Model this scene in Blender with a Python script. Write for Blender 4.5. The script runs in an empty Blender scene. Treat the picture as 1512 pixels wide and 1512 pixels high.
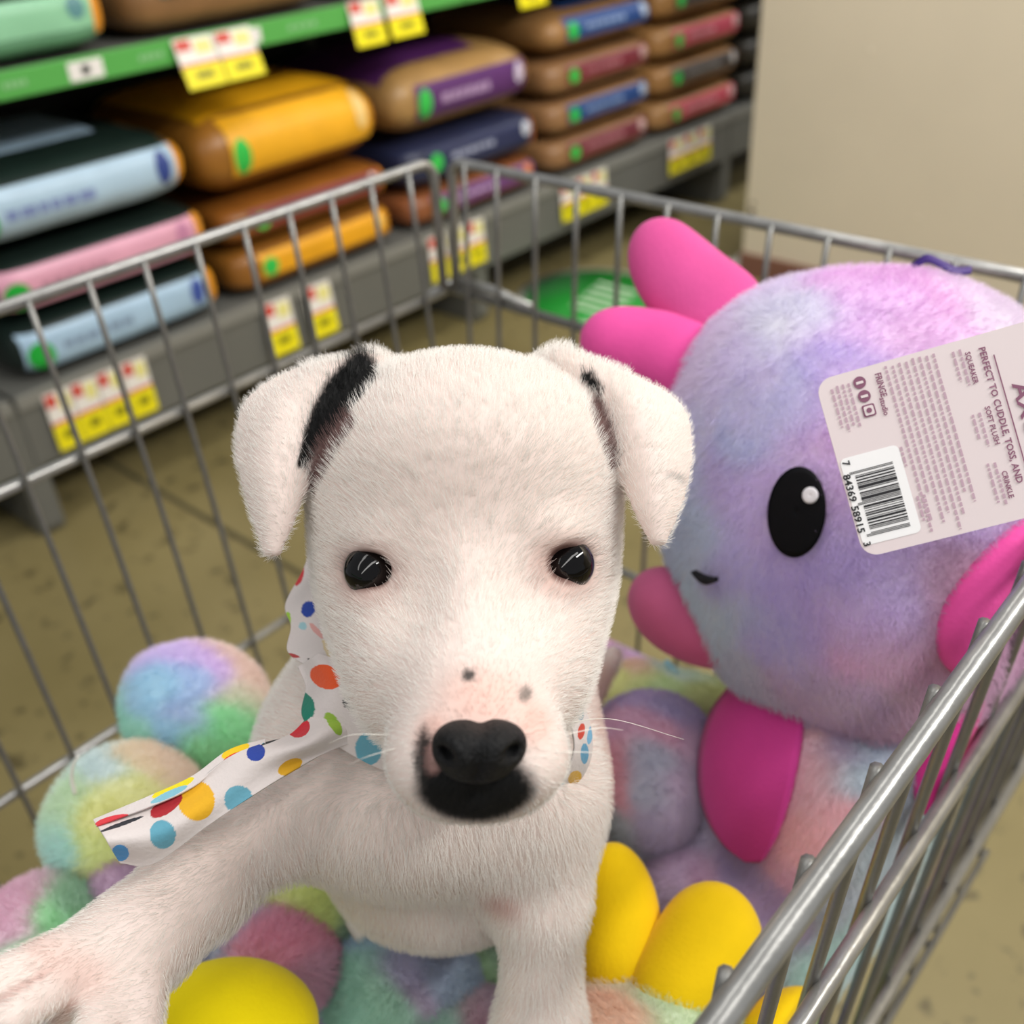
import bpy, math, random
import numpy as np
from mathutils import Matrix, Vector
from mathutils.bvhtree import BVHTree

random.seed(7)
rng = np.random.default_rng(11)
SC = bpy.context.scene
COL = SC.collection

# ------------------------------------------------------------------ camera
F = 1512.0                                  # focal length in pixels of the 1512 x 1512 frame
CAM = np.array([0.0, 0.0, 1.2])
R = np.array([[0.75122277, -0.33760309, 0.56717591],
              [0.65819064, 0.44758688, -0.60535202],
              [-0.04949179, 0.82806409, 0.55844465]])   # camera axes -> world (from the vanishing points of cart and shelf)
cd = bpy.data.cameras.new('camera')
cam = bpy.data.objects.new('camera', cd)
COL.objects.link(cam)
M4 = Matrix([list(R[0]) + [0], list(R[1]) + [0], list(R[2]) + [CAM[2]], [0, 0, 0, 1]])
cam.matrix_world = M4
cd.sensor_width = 36.0
cd.lens = 36.0
cd.clip_start = 0.01
cd.dof.use_dof = True
cd.dof.focus_distance = 0.315
cd.dof.aperture_fstop = 9.0
SC.camera = cam

# ------------------------------------------------------------------ light
w = bpy.data.worlds.new('store_ambient')
SC.world = w
w.use_nodes = True
w.node_tree.nodes['Background'].inputs[0].default_value = (0.93, 0.96, 1.0, 1)
w.node_tree.nodes['Background'].inputs[1].default_value = 0.35

def area(name, loc, sx, sy, power, col=(1, 0.98, 0.94)):
    l = bpy.data.lights.new(name, 'AREA')
    l.shape = 'RECTANGLE'
    l.size, l.size_y = sx, sy
    l.energy = power
    l.color = col
    o = bpy.data.objects.new(name, l)
    o.location = loc
    COL.objects.link(o)
    return o
# rows of ceiling fluorescents running along the aisle
area('ceiling_tube_light', (-0.8, -0.6, 3.3), 0.35, 7.0, 40)
area('ceiling_tube_light.001', (1.0, -2.4, 3.3), 0.35, 8.0, 66)
area('ceiling_tube_light.002', (-0.8, 5.2, 3.3), 0.35, 3.0, 60)
# unseen fill lights, added to brighten the end wall and the shelf fronts
t_ = area('wall_fill_light', (0.0, 1.5, 3.0), 2.6, 0.25, 62)
t_.rotation_euler = (math.radians(62), 0, 0)
t_ = area('shelf_fill_light', (1.3, 2.3, 2.9), 0.25, 3.6, 100)
t_.rotation_euler = (0, math.radians(58), 0)

SC.view_settings.view_transform = 'Standard'
SC.view_settings.look = 'None'
SC.view_settings.gamma = 1.0
SC.view_settings.use_curve_mapping = False
SC.view_settings.exposure = -0.06

# ------------------------------------------------------------------ helpers: pixels, colours, materials
def lin(h, k=1.0):
    h = h.lstrip('#')
    c = [int(h[i:i + 2], 16) / 255 for i in (0, 2, 4)]
    return np.array([((x / 12.92) if x <= 0.04045 else ((x + 0.055) / 1.055) ** 2.4) * k for x in c])

def c3(px, py, d):                 # pixel + depth -> camera coordinates
    return np.array([(px - 756) / F * d, (756 - py) / F * d, -d])

def W(p):                          # camera coordinates -> world
    return np.asarray(p) @ R.T + CAM

def P(px, py, d):
    return W(c3(px, py, d))

def to_cam(p):
    return (np.asarray(p) - CAM) @ R

def to_px(p):
    c = to_cam(p)
    return 756 + F * c[..., 0] / -c[..., 2], 756 - F * c[..., 1] / -c[..., 2], -c[..., 2]

def ray(px, py):
    v = R @ np.array([(px - 756), (756 - py), -F])
    return v / np.linalg.norm(v)

def on_plane(px, py, axis, val):   # where the pixel's ray meets the plane x/y/z = val
    r = ray(px, py)
    return CAM + r * ((val - CAM[axis]) / r[axis])

MATS = {}
def mat(name, col=None, rough=0.6, metal=0.0, bump=0.0, bscale=200.0, var=0.0, vscale=8.0, coat=0.0, sheen=0.0, attr=None, sss=0.0, spec=0.5):
    if name in MATS:
        return MATS[name]
    m = bpy.data.materials.new(name)
    m.use_nodes = True
    nt = m.node_tree
    b = nt.nodes['Principled BSDF']
    b.inputs['Roughness'].default_value = rough
    b.inputs['Metallic'].default_value = metal
    b.inputs['Specular IOR Level'].default_value = spec
    if coat:
        b.inputs['Coat Weight'].default_value = coat
        b.inputs['Coat Roughness'].default_value = 0.15
    if sheen:
        b.inputs['Sheen Weight'].default_value = sheen
    if sss:
        b.inputs['Subsurface Weight'].default_value = sss
        b.inputs['Subsurface Radius'].default_value = (0.006, 0.003, 0.002)
        b.inputs['Subsurface Scale'].default_value = 1.0
    src = None
    if attr:
        a = nt.nodes.new('ShaderNodeAttribute')
        a.attribute_name = attr
        src = a.outputs['Color']
    else:
        rgb = nt.nodes.new('ShaderNodeRGB')
        rgb.outputs[0].default_value = (*col, 1)
        src = rgb.outputs[0]
    if var or bump:
        tc = nt.nodes.new('ShaderNodeTexCoord')
    if var:
        n = nt.nodes.new('ShaderNodeTexNoise')
        n.inputs['Scale'].default_value = vscale
        n.inputs['Detail'].default_value = 6
        nt.links.new(tc.outputs['Object'], n.inputs['Vector'])
        mp = nt.nodes.new('ShaderNodeMapRange')
        mp.inputs['From Min'].default_value = 0.3
        mp.inputs['From Max'].default_value = 0.7
        mp.inputs['To Min'].default_value = 1 - var
        mp.inputs['To Max'].default_value = 1 + var
        nt.links.new(n.outputs['Fac'], mp.inputs['Value'])
        mu = nt.nodes.new('ShaderNodeVectorMath')
        mu.operation = 'SCALE'
        nt.links.new(src, mu.inputs[0])
        nt.links.new(mp.outputs['Result'], mu.inputs['Scale'])
        src = mu.outputs['Vector']
    nt.links.new(src, b.inputs['Base Color'])
    if bump:
        n2 = nt.nodes.new('ShaderNodeTexNoise')
        n2.inputs['Scale'].default_value = bscale
        n2.inputs['Detail'].default_value = 4
        nt.links.new(tc.outputs['Object'], n2.inputs['Vector'])
        bp = nt.nodes.new('ShaderNodeBump')
        bp.inputs['Strength'].default_value = bump
        bp.inputs['Distance'].default_value = 0.002
        nt.links.new(n2.outputs['Fac'], bp.inputs['Height'])
        nt.links.new(bp.outputs['Normal'], b.inputs['Normal'])
    MATS[name] = m
    return m

def hexmat(h, rough=0.55, k=1.0, **kw):
    return mat('paint_%s_%d_%d' % (h.lstrip('#'), rough * 100, k * 100), lin(h, k), rough, **kw)

# ------------------------------------------------------------------ helpers: objects
def tag(o, label=None, cat=None, group=None, kind=None):
    if label: o['label'] = label
    if cat: o['category'] = cat
    if group: o['group'] = group
    if kind: o['kind'] = kind
    return o

def empty(name, loc, label=None, cat=None, group=None):
    o = bpy.data.objects.new(name, None)
    o.location = [float(x) for x in loc]
    o.empty_display_size = 0.05
    COL.objects.link(o)
    return tag(o, label, cat, group)

def origin(o):
    v = np.array(o.location)
    while o.parent is not None:
        o = o.parent
        v = v + np.array(o.location)
    return v

def npmesh(name, V, Fc, colors=None, smooth=True):
    """V (n,3) float, Fc (m,3|4) int array"""
    me = bpy.data.meshes.new(name)
    V = np.ascontiguousarray(V, dtype=np.float32)
    Fc = np.ascontiguousarray(Fc, dtype=np.int32)
    k = Fc.shape[1]
    me.vertices.add(len(V))
    me.vertices.foreach_set('co', V.ravel())
    me.loops.add(Fc.size)
    me.loops.foreach_set('vertex_index', Fc.ravel())
    me.polygons.add(len(Fc))
    me.polygons.foreach_set('loop_start', np.arange(0, Fc.size, k, dtype=np.int32))
    me.polygons.foreach_set('loop_total', np.full(len(Fc), k, dtype=np.int32))
    me.update(calc_edges=True)
    me.validate()
    me.polygons.foreach_set('use_smooth', np.full(len(me.polygons), bool(smooth)))
    if colors is not None:
        a = me.color_attributes.new('col', 'FLOAT_COLOR', 'POINT')
        cc = np.ones((len(V), 4), dtype=np.float32)
        cc[:, :3] = colors
        a.data.foreach_set('color', cc.ravel())
    return me

def add(name, me, m, parent=None, loc=None):
    o = bpy.data.objects.new(name, me)
    if m is not None and len(me.materials) == 0:
        me.materials.append(m)
    if parent is not None:
        o.parent = parent
    if loc is not None:
        o.location = [float(x) for x in loc]
    COL.objects.link(o)
    return o

def addw(name, V, Fc, m, parent=None, colors=None, smooth=True):
    """mesh given in world coordinates; with no parent the origin goes to its base centre"""
    V = np.asarray(V, dtype=float)
    if parent is not None:
        return add(name, npmesh(name, V - origin(parent), Fc, colors, smooth), m, parent)
    b = np.array([V[:, 0].mean(), V[:, 1].mean(), V[:, 2].min()])
    return add(name, npmesh(name, V - b, Fc, colors, smooth), m, None, b)

def box_vf(lo, hi):
    x0, y0, z0 = lo
    x1, y1, z1 = hi
    V = np.array([(x0, y0, z0), (x1, y0, z0), (x1, y1, z0), (x0, y1, z0), (x0, y0, z1), (x1, y0, z1), (x1, y1, z1), (x0, y1, z1)], float)
    Q = np.array([(0, 3, 2, 1), (4, 5, 6, 7), (0, 1, 5, 4), (1, 2, 6, 5), (2, 3, 7, 6), (3, 0, 4, 7)])
    return V, Q

def bevel(o, wd, seg=2):
    md = o.modifiers.new('edge', 'BEVEL')
    md.width = wd
    md.segments = seg
    md.limit_method = 'ANGLE'
    return o

def join_vf(parts):
    Vs, Fs, n = [], [], 0
    for V, Q in parts:
        Vs.append(V)
        Fs.append(Q + n)
        n += len(V)
    return np.vstack(Vs), np.vstack(Fs)

def tube_vf(pts, r, seg=8, cap=True):
    pts = np.asarray(pts, float)
    n = len(pts)
    rr = np.full(n, r) if np.isscalar(r) else np.asarray(r, float)
    T = np.gradient(pts, axis=0)
    T /= np.linalg.norm(T, axis=1)[:, None] + 1e-12
    up = np.array([0, 0, 1.0]) if abs(T[0][2]) < 0.9 else np.array([1.0, 0, 0])
    A = np.cross(T[0], up)
    A /= np.linalg.norm(A)
    rings = []
    for i in range(n):
        A = A - T[i] * (A @ T[i])
        A /= np.linalg.norm(A)
        B = np.cross(T[i], A)
        ang = np.linspace(0, 2 * math.pi, seg, endpoint=False)
        rings.append(pts[i] + rr[i] * (np.cos(ang)[:, None] * A + np.sin(ang)[:, None] * B))
    V = np.vstack(rings)
    Q = []
    for i in range(n - 1):
        for j in range(seg):
            a, b = i * seg + j, i * seg + (j + 1) % seg
            Q.append((a, b, b + seg, a + seg))
    if cap:
        V = np.vstack([V, pts[0], pts[-1]])
        for j in range(seg):
            Q.append((n * seg, (j + 1) % seg, j, n * seg))
            Q.append((n * seg + 1, (n - 1) * seg + j, (n - 1) * seg + (j + 1) % seg, n * seg + 1))
    return V, fix_tri(Q)

def fix_tri(Q):
    """degenerate quads (fans) are kept as quads made from a repeated vertex -> split with a tiny trick: drop repeats later"""
    return np.array(Q)

# npmesh must cope with fans: turn every quad with a repeated corner into triangles
_np_old = npmesh
def npmesh(name, V, Fc, colors=None, smooth=True):
    Fc = np.asarray(Fc)
    if Fc.shape[1] == 4:
        bad = (Fc[:, 0] == Fc[:, 3])
        if bad.any():
            me = bpy.data.meshes.new(name)
            faces = [tuple(int(x) for x in (f[:3] if b else f)) for f, b in zip(Fc, bad)]
            me.from_pydata([tuple(map(float, v)) for v in V], [], faces)
            me.update()
            me.polygons.foreach_set('use_smooth', np.full(len(me.polygons), bool(smooth)))
            if colors is not None:
                a = me.color_attributes.new('col', 'FLOAT_COLOR', 'POINT')
                cc = np.ones((len(V), 4), dtype=np.float32)
                cc[:, :3] = colors
                a.data.foreach_set('color', cc.ravel())
            return me
    return _np_old(name, V, Fc, colors, smooth)

def spline(pts, n):
    """Catmull-Rom through pts (k,m), n samples"""
    p = np.asarray(pts, float)
    q = np.vstack([2 * p[0] - p[1], p, 2 * p[-1] - p[-2]])
    k = len(p) - 1
    t = np.linspace(0, k, n)
    i = np.minimum(t.astype(int), k - 1)
    u = (t - i)[:, None]
    a, b, c, d = q[i], q[i + 1], q[i + 2], q[i + 3]
    return 0.5 * ((2 * b) + (-a + c) * u + (2 * a - 5 * b + 4 * c - d) * u ** 2 + (-a + 3 * b - 3 * c + d) * u ** 3)

def grid_vf(G):
    """G (n,m,3) -> V,Q"""
    n, m = G.shape[:2]
    i = np.arange(n * m).reshape(n, m)
    Q = np.stack([i[:-1, :-1], i[1:, :-1], i[1:, 1:], i[:-1, 1:]], -1).reshape(-1, 4)
    return G.reshape(-1, 3), Q

def polar_vf(G):
    n, m = G.shape[0], G.shape[1] - 1
    G = G[:, :m]
    i_ = np.arange(n * m).reshape(n, m)
    j_ = np.roll(i_, -1, axis=1)
    return G.reshape(-1, 3), np.stack([i_[:-1], i_[1:], j_[1:], j_[:-1]], -1).reshape(-1, 4)

def solid(o, t, off=-1):
    md = o.modifiers.new('thickness', 'SOLIDIFY')
    md.thickness = t
    md.offset = off
    return o

def wob(p, s, seed=0.0):
    """cheap smooth 3-D noise in -1..1"""
    x, y, z = p[..., 0] * s + seed, p[..., 1] * s + seed * 1.7, p[..., 2] * s - seed * 0.6
    return (np.sin(x * 1.3 + 2.1 * np.sin(y * 0.7 + z)) + np.sin(y * 1.7 + 1.9 * np.sin(z * 0.8 + x * 0.6)) + np.sin(z * 1.5 + 2.3 * np.sin(x * 0.9 - y))) / 3

# ------------------------------------------------------------------ helpers: implicit surfaces (camera coordinates)
def ell(c, r, rot=None):
    return ('e', np.asarray(c, float), np.asarray(r, float) * np.ones(3), rot)

def ep(px, py, d, rx, ry, rz, rot=0.0):
    """ellipsoid: centre pixel + depth, radii rx, ry in pixels at that depth, rz in metres, rot in degrees (image plane, clockwise)"""
    return ell(c3(px, py, d), (rx * d / F, ry * d / F, rz), -math.radians(rot))

def cone(a, b, ra, rb):
    return ('c', np.asarray(a, float), np.asarray(b, float), ra, rb)

def cp(a, b, ra, rb):
    """round cone between (px,py,d) points, radii in pixels at each end"""
    return cone(c3(*a), c3(*b), ra * a[2] / F, rb * b[2] / F)

def cloud(pts, r):
    return ('p', np.asarray(pts, float), r)

def half(n_, c_):
    return ('h', np.asarray(n_, float), float(c_))

def inside_cart(xmax):
    """soft stuffing pressed flat by the wire side: everything beyond world x = xmax is cut away"""
    return ('s', 0.006, half(-R[0], -(xmax - CAM[0])))

def prim_bb(p):
    if p[0] == 'h':
        return np.full(3, -1e3), np.full(3, 1e3)
    if p[0] == 'e':
        m = p[2].max()
        return p[1] - m, p[1] + m
    if p[0] == 'c':
        m = max(p[3], p[4])
        return np.minimum(p[1], p[2]) - m, np.maximum(p[1], p[2]) + m
    m = np.max(p[2])
    return p[1].min(0) - m, p[1].max(0) + m

def prim_d(p, X):
    if p[0] == 'h':
        return X @ p[1].astype(np.float32) - np.float32(p[2])
    if p[0] == 'e':
        q = X - p[1].astype(np.float32)
        if p[3]:
            c, s = math.cos(p[3]), math.sin(p[3])
            q = np.stack([q[..., 0] * c + q[..., 1] * s, -q[..., 0] * s + q[..., 1] * c, q[..., 2]], -1)
        r = p[2].astype(np.float32)
        k0 = np.sqrt(((q / r) ** 2).sum(-1))
        k1 = np.sqrt(((q / (r * r)) ** 2).sum(-1)) + 1e-9
        return k0 * (k0 - 1) / k1
    if p[0] == 'c':
        a, b = p[1].astype(np.float32), p[2].astype(np.float32)
        ab = b - a
        t = np.clip(((X - a) @ ab) / (ab @ ab), 0, 1)
        q = X - a - t[..., None] * ab
        return np.sqrt((q * q).sum(-1)) - (p[3] + (p[4] - p[3]) * t)
    sh = X.shape[:-1]
    Y = X.reshape(-1, 3)
    out = np.empty(len(Y), np.float32)
    pts = p[1].astype(np.float32)
    rr = (np.full(len(pts), p[2]) if np.isscalar(p[2]) else np.asarray(p[2])).astype(np.float32)
    for i in range(0, len(Y), 4000):
        d = np.sqrt(np.maximum(((Y[i:i + 4000, None, :] - pts[None]) ** 2).sum(-1), 0)) - rr
        out[i:i + 4000] = d.min(1)
    return out.reshape(sh)

def smin(a, b, k):
    h = np.clip(0.5 + 0.5 * (b - a) / k, 0, 1)
    return b + (a - b) * h - k * h * (1 - h)

def implicit(prims, h, pad=0.006):
    """prims: list of (op, k, prim); op 'u' union, 's' subtract. returns V (camera coords), quads, field sampler"""
    lo = np.min([prim_bb(p)[0] for op, k, p in prims if op == 'u'], 0) - pad
    hi = np.max([prim_bb(p)[1] for op, k, p in prims if op == 'u'], 0) + pad
    n = np.ceil((hi - lo) / h).astype(int) + 1
    Fd = np.full(n, 0.03, np.float32)
    ax = [(lo[i] + h * np.arange(n[i])).astype(np.float32) for i in range(3)]
    for op, k, p in prims:
        b0, b1 = prim_bb(p)
        m = max(k, 0.004) + 2 * h
        i0 = np.maximum(((b0 - m - lo) / h).astype(int), 0)
        i1 = np.minimum(((b1 + m - lo) / h).astype(int) + 2, n)
        s = tuple(slice(i0[j], i1[j]) for j in range(3))
        X = np.stack(np.meshgrid(ax[0][s[0]], ax[1][s[1]], ax[2][s[2]], indexing='ij'), -1)
        d = prim_d(p, X)
        if op == 'u':
            Fd[s] = smin(Fd[s], d, k)
        else:
            Fd[s] = -smin(-Fd[s], d, k)
    # naive surface nets
    S = Fd < 0
    c8 = [S[i:n[0] - 1 + i, j:n[1] - 1 + j, l:n[2] - 1 + l] for i in (0, 1) for j in (0, 1) for l in (0, 1)]
    anyc = np.logical_or.reduce(c8)
    allc = np.logical_and.reduce(c8)
    cells = np.argwhere(anyc & ~allc)
    idx = np.full(n - 1, -1, np.int32)
    idx[tuple(cells.T)] = np.arange(len(cells))
    acc = np.zeros((len(cells), 3))
    cnt = np.zeros(len(cells))
    corners = np.array([(i, j, l) for i in (0, 1) for j in (0, 1) for l in (0, 1)])
    for a in range(8):
        for b in range(a + 1, 8):
            if abs(corners[a] - corners[b]).sum() != 1:
                continue
            fa = Fd[tuple((cells + corners[a]).T)]
            fb = Fd[tuple((cells + corners[b]).T)]
            m = (fa < 0) != (fb < 0)
            t = np.where(m, fa / np.where(m, fa - fb, 1), 0)
            acc += np.where(m[:, None], corners[a] + t[:, None] * (corners[b] - corners[a]), 0)
            cnt += m
    V = lo + h * (cells + acc / cnt[:, None])
    Q = []
    for axn in range(3):
        u, v = (axn + 1) % 3, (axn + 2) % 3
        sl0 = [slice(None)] * 3
        sl1 = [slice(None)] * 3
        sl0[axn] = slice(0, -1)
        sl1[axn] = slice(1, None)
        A, B = S[tuple(sl0)], S[tuple(sl1)]
        for flip, msk in ((0, A & ~B), (1, ~A & B)):
            e = np.argwhere(msk)
            e = e[(e[:, u] > 0) & (e[:, v] > 0) & (e[:, u] < n[u] - 1) & (e[:, v] < n[v] - 1)]
            if not len(e):
                continue
            du = np.zeros(3, int)
            dv = np.zeros(3, int)
            du[u] = 1
            dv[v] = 1
            q = [idx[tuple((e - du - dv).T)], idx[tuple((e - dv).T)], idx[tuple(e.T)], idx[tuple((e - du).T)]]
            q = np.stack(q if not flip else q[::-1], -1)
            Q.append(q)
    Q = np.vstack(Q)
    Q = Q[(Q >= 0).all(1)]
    return V, Q

def relax(V, Q, it=2, lam=0.5):
    V = V.copy()
    E = np.vstack([Q[:, [0, 1]], Q[:, [1, 2]], Q[:, [2, 3]], Q[:, [3, 0]]])
    deg = np.zeros(len(V))
    np.add.at(deg, E[:, 0], 1)
    np.add.at(deg, E[:, 1], 1)
    for _ in range(it):
        s = np.zeros_like(V)
        for j in range(3):
            s[:, j] = np.bincount(E[:, 0], V[E[:, 1], j], len(V)) + np.bincount(E[:, 1], V[E[:, 0], j], len(V))
        V += lam * (s / deg[:, None] - V)
    return V

def vnormals(V, Q):
    N = np.cross(V[Q[:, 2]] - V[Q[:, 0]], V[Q[:, 3]] - V[Q[:, 1]])
    out = np.zeros_like(V)
    for j in range(3):
        for k in range(4):
            out[:, j] += np.bincount(Q[:, k], N[:, j], len(V))
    return out / (np.linalg.norm(out, axis=1)[:, None] + 1e-12)

class Surf:
    """a surface in world coordinates that can be hit by pixel rays"""
    def __init__(s, V, Q):
        s.V, s.Q = V, Q
        s.N = vnormals(V, Q)
        s.bvh = BVHTree.FromPolygons([tuple(v) for v in V], [tuple(int(i) for i in q) for q in Q])
    def hit(s, px, py):
        h = s.bvh.ray_cast(Vector(CAM), Vector(ray(px, py)))
        if h[0] is None:
            return None
        return np.array(h[0]), np.array(h[1])
    def patch(s, PX, PY, off):
        """grid of pixels dropped onto the surface; a miss takes the nearest surface point to its neighbour's depth"""
        n, m = PX.shape
        G = np.zeros((n, m, 3))
        last = None
        for i in range(n):
            for j in range(m):
                h = s.hit(PX[i, j], PY[i, j])
                if h is None:
                    dd = 0.3 if last is None else -to_cam(last)[2]
                    loc, nor, _, _ = s.bvh.find_nearest(Vector(P(PX[i, j], PY[i, j], dd)))
                    h = (np.array(loc), np.array(nor))
                last = h[0]
                G[i, j] = h[0] + h[1] * off
        return G

def ellipse_px(cx, cy, rx, ry, rot=0, nr=8, na=36):
    rr = np.linspace(0.001, 1, nr)[:, None]
    a = np.linspace(0, 2 * math.pi, na + 1)[None, :]
    x, y = rx * rr * np.cos(a), ry * rr * np.sin(a)
    c, s_ = math.cos(math.radians(rot)), math.sin(math.radians(rot))
    return cx + x * c - y * s_, cy + x * s_ + y * c

def fur(name, parent, V, Q, n, length, flow, lie, colf, rad, pts=4, keep=None, jit=0.25, curl=0.0):
    """strands rooted on the mesh; length/lie/colf are functions of world root positions (and normals)"""
    ar = 0.5 * np.linalg.norm(np.cross(V[Q[:, 2]] - V[Q[:, 0]], V[Q[:, 3]] - V[Q[:, 1]]), axis=1)
    f = rng.choice(len(Q), n, p=ar / ar.sum())
    u, v = rng.random((2, n))[..., None]
    q = Q[f]
    pos = (V[q[:, 0]] * (1 - u) + V[q[:, 1]] * u) * (1 - v) + (V[q[:, 3]] * (1 - u) + V[q[:, 2]] * u) * v
    Nv = vnormals(V, Q)
    nor = (Nv[q[:, 0]] * (1 - u) + Nv[q[:, 1]] * u) * (1 - v) + (Nv[q[:, 3]] * (1 - u) + Nv[q[:, 2]] * u) * v
    nor /= np.linalg.norm(nor, axis=1)[:, None] + 1e-9
    if keep is not None:
        k = keep(pos)
        pos, nor = pos[k], nor[k]
        n = len(pos)
    fl = flow(pos) + rng.normal(0, jit, (n, 3))
    fl -= nor * (fl * nor).sum(1)[:, None]
    fl /= np.linalg.norm(fl, axis=1)[:, None] + 1e-9
    L = (length(pos) * rng.uniform(0.7, 1.2, n))[:, None]
    li = lie(pos)[:, None] if callable(lie) else lie
    C = np.zeros((n, pts, 3), np.float32)
    side = np.cross(nor, fl)
    ph = rng.uniform(0, 6.28, (n, 1))
    o = origin(parent)
    for i in range(pts):
        t = i / (pts - 1)
        C[:, i] = pos - o + L * (nor * (t * (1 - li) + 0.02) + fl * (li * t ** 1.25) + curl * side * np.sin(ph + 3 * t) * t)
    hc = bpy.data.hair_curves.new(name)
    hc.add_curves([pts] * n)
    hc.attributes['position'].data.foreach_set('vector', C.ravel())
    ra = hc.attributes.get('radius') or hc.attributes.new('radius', 'FLOAT', 'POINT')
    rr = np.linspace(1, 0.35, pts)[None, :] * rad * np.ones((n, 1))
    ra.data.foreach_set('value', rr.astype(np.float32).ravel())
    cc = np.ones((n, 4), np.float32)
    cc[:, :3] = np.clip(colf(pos) * rng.uniform(0.9, 1.06, (n, 1)), 0, 0.95)
    ca = hc.attributes.new('col', 'FLOAT_COLOR', 'CURVE')
    ca.data.foreach_set('color', cc.ravel())
    ob = bpy.data.objects.new(name, hc)
    hc.materials.append(mat('strand', None, 0.62, attr='col', sheen=0.0, spec=0.25))
    ob.parent = parent
    ob['kind'] = 'stuff'
    COL.objects.link(ob)
    return ob

# ================================================================== SETTING
def floor_mat():
    m = bpy.data.materials.new('polished_concrete')
    m.use_nodes = True
    nt = m.node_tree
    b = nt.nodes['Principled BSDF']
    tc = nt.nodes.new('ShaderNodeTexCoord')
    n = nt.nodes.new('ShaderNodeTexNoise')
    n.inputs['Scale'].default_value = 3.0
    n.inputs['Detail'].default_value = 8
    nt.links.new(tc.outputs['Object'], n.inputs['Vector'])
    cr = nt.nodes.new('ShaderNodeValToRGB')
    cr.color_ramp.elements[0].position = 0.3
    cr.color_ramp.elements[0].color = (*lin('#7c7048'), 1)
    cr.color_ramp.elements[1].position = 0.7
    cr.color_ramp.elements[1].color = (*lin('#8e8158'), 1)
    nt.links.new(n.outputs['Fac'], cr.inputs['Fac'])
    v = nt.nodes.new('ShaderNodeTexNoise')
    v.inputs['Scale'].default_value = 26.0
    v.inputs['Detail'].default_value = 3
    nt.links.new(tc.outputs['Object'], v.inputs['Vector'])
    c2 = nt.nodes.new('ShaderNodeValToRGB')
    c2.color_ramp.elements[0].position = 0.60
    c2.color_ramp.elements[0].color = (0, 0, 0, 1)
    c2.color_ramp.elements[1].position = 0.69
    c2.color_ramp.elements[1].color = (0.75, 0.75, 0.75, 1)
    nt.links.new(v.outputs['Fac'], c2.inputs['Fac'])
    mx = nt.nodes.new('ShaderNodeMix')
    mx.data_type = 'RGBA'
    nt.links.new(c2.outputs['Color'], mx.inputs['Factor'])
    nt.links.new(cr.outputs['Color'], mx.inputs['A'])
    mx.inputs['B'].default_value = (*lin('#4a422c'), 1)
    nt.links.new(mx.outputs['Result'], b.inputs['Base Color'])
    b.inputs['Roughness'].default_value = 0.42
    return m

V, Q = box_vf((-3.2, -9.0, -0.05), (9.0, 9.0, 0.0))
floor = tag(addw('floor', V, Q, floor_mat(), None, smooth=False), 'olive brown polished concrete floor with dark speckles', kind='structure')
for x0, x1, y0, y1 in ((-3.2, -0.9, 0.880, 0.894),):
    V, Q = box_vf((x0, y0, -0.01), (x1, y1, 0.0006))
    addw('floor_joint', V, Q, hexmat('#4c452d', 0.8), floor, smooth=False)

# beige end wall past the aisle corner, standing on a reddish brown base
cx0, cy0 = on_plane(1094, 404, 2, 0.0)[:2]
V, Q = box_vf((cx0, cy0, 0.07), (6.0, cy0 + 0.5, 2.6))
wallb = tag(addw('wall_back', V, Q, mat('beige_panel', lin('#d8cbb4'), 0.42, var=0.03, vscale=3, bump=0.05, bscale=60), None, smooth=False), 'smooth beige end wall beside the pet food aisle', kind='structure')
V, Q = box_vf((cx0 - 0.002, cy0 - 0.012, 0.0), (6.0, cy0 + 0.5, 0.07))
tag(addw('baseboard_back', V, Q, mat('base_brown', lin('#7d5546'), 0.5), None, smooth=False), 'reddish brown baseboard under the beige wall', kind='structure')
# screw holes and scuffs on the beige wall
for px, py, r in ((1110, 313, 0.011), (1286, 74, 0.006), (1355, 320, 0.005), (1112, 300, 0.006)):
    q = on_plane(px, py, 1, cy0)
    a = np.linspace(0, 2 * math.pi, 13)[:-1]
    Vd = np.stack([q[0] + r * np.cos(a), np.full(12, cy0 - 0.0015), q[2] + r * np.sin(a)], -1)
    Vd = np.vstack([Vd, [[q[0], cy0 - 0.003, q[2]]]])
    Qd = np.array([(12, j, (j + 1) % 12, 12) for j in range(12)])
    addw('screw_hole' if py < 315 else 'scuff', Vd, Qd, hexmat('#6b5d4a' if px < 1200 else '#e8dcc6', 0.6), wallb)

# green round floor sticker
dc = on_plane(872, 437, 2, 0.0)
a = np.linspace(0, 2 * math.pi, 49)[:-1]
def disc(cx, cy, r, z, sx=1.0):
    Vd = np.stack([cx + r * sx * np.cos(a), cy + r * np.sin(a), np.full(48, z)], -1)
    Vd = np.vstack([Vd, [[cx, cy, z]], Vd - [0, 0, 0.001]])
    Qd = [(48, j, (j + 1) % 48, 48) for j in range(48)] + [(j, 49 + j, 49 + (j + 1) % 48, (j + 1) % 48) for j in range(48)]
    return Vd, np.array(Qd)
st = empty('floor_sticker', (dc[0], dc[1], 0), 'round green floor sticker with a pale rim and white print', 'floor sticker')
V, Q = disc(dc[0], dc[1], 0.225, 0.002)
addw('rim', V, Q, hexmat('#d2d0be', 0.35), st)
V, Q = disc(dc[0], dc[1], 0.2, 0.003)
addw('green_disc', V, Q, hexmat('#2f9c3c', 0.3), st)
for i in range(5):                               # blurred white lettering runs across its right half
    y = dc[1] - 0.10 + 0.045 * i
    V, Q = box_vf((dc[0] + 0.00 - 0.01 * i, y, 0.003), (dc[0] + 0.13 - 0.012 * abs(i - 2), y + 0.018, 0.0042))
    addw('lettering', V, Q, hexmat('#cfe6c8', 0.4), st, smooth=False)

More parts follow.
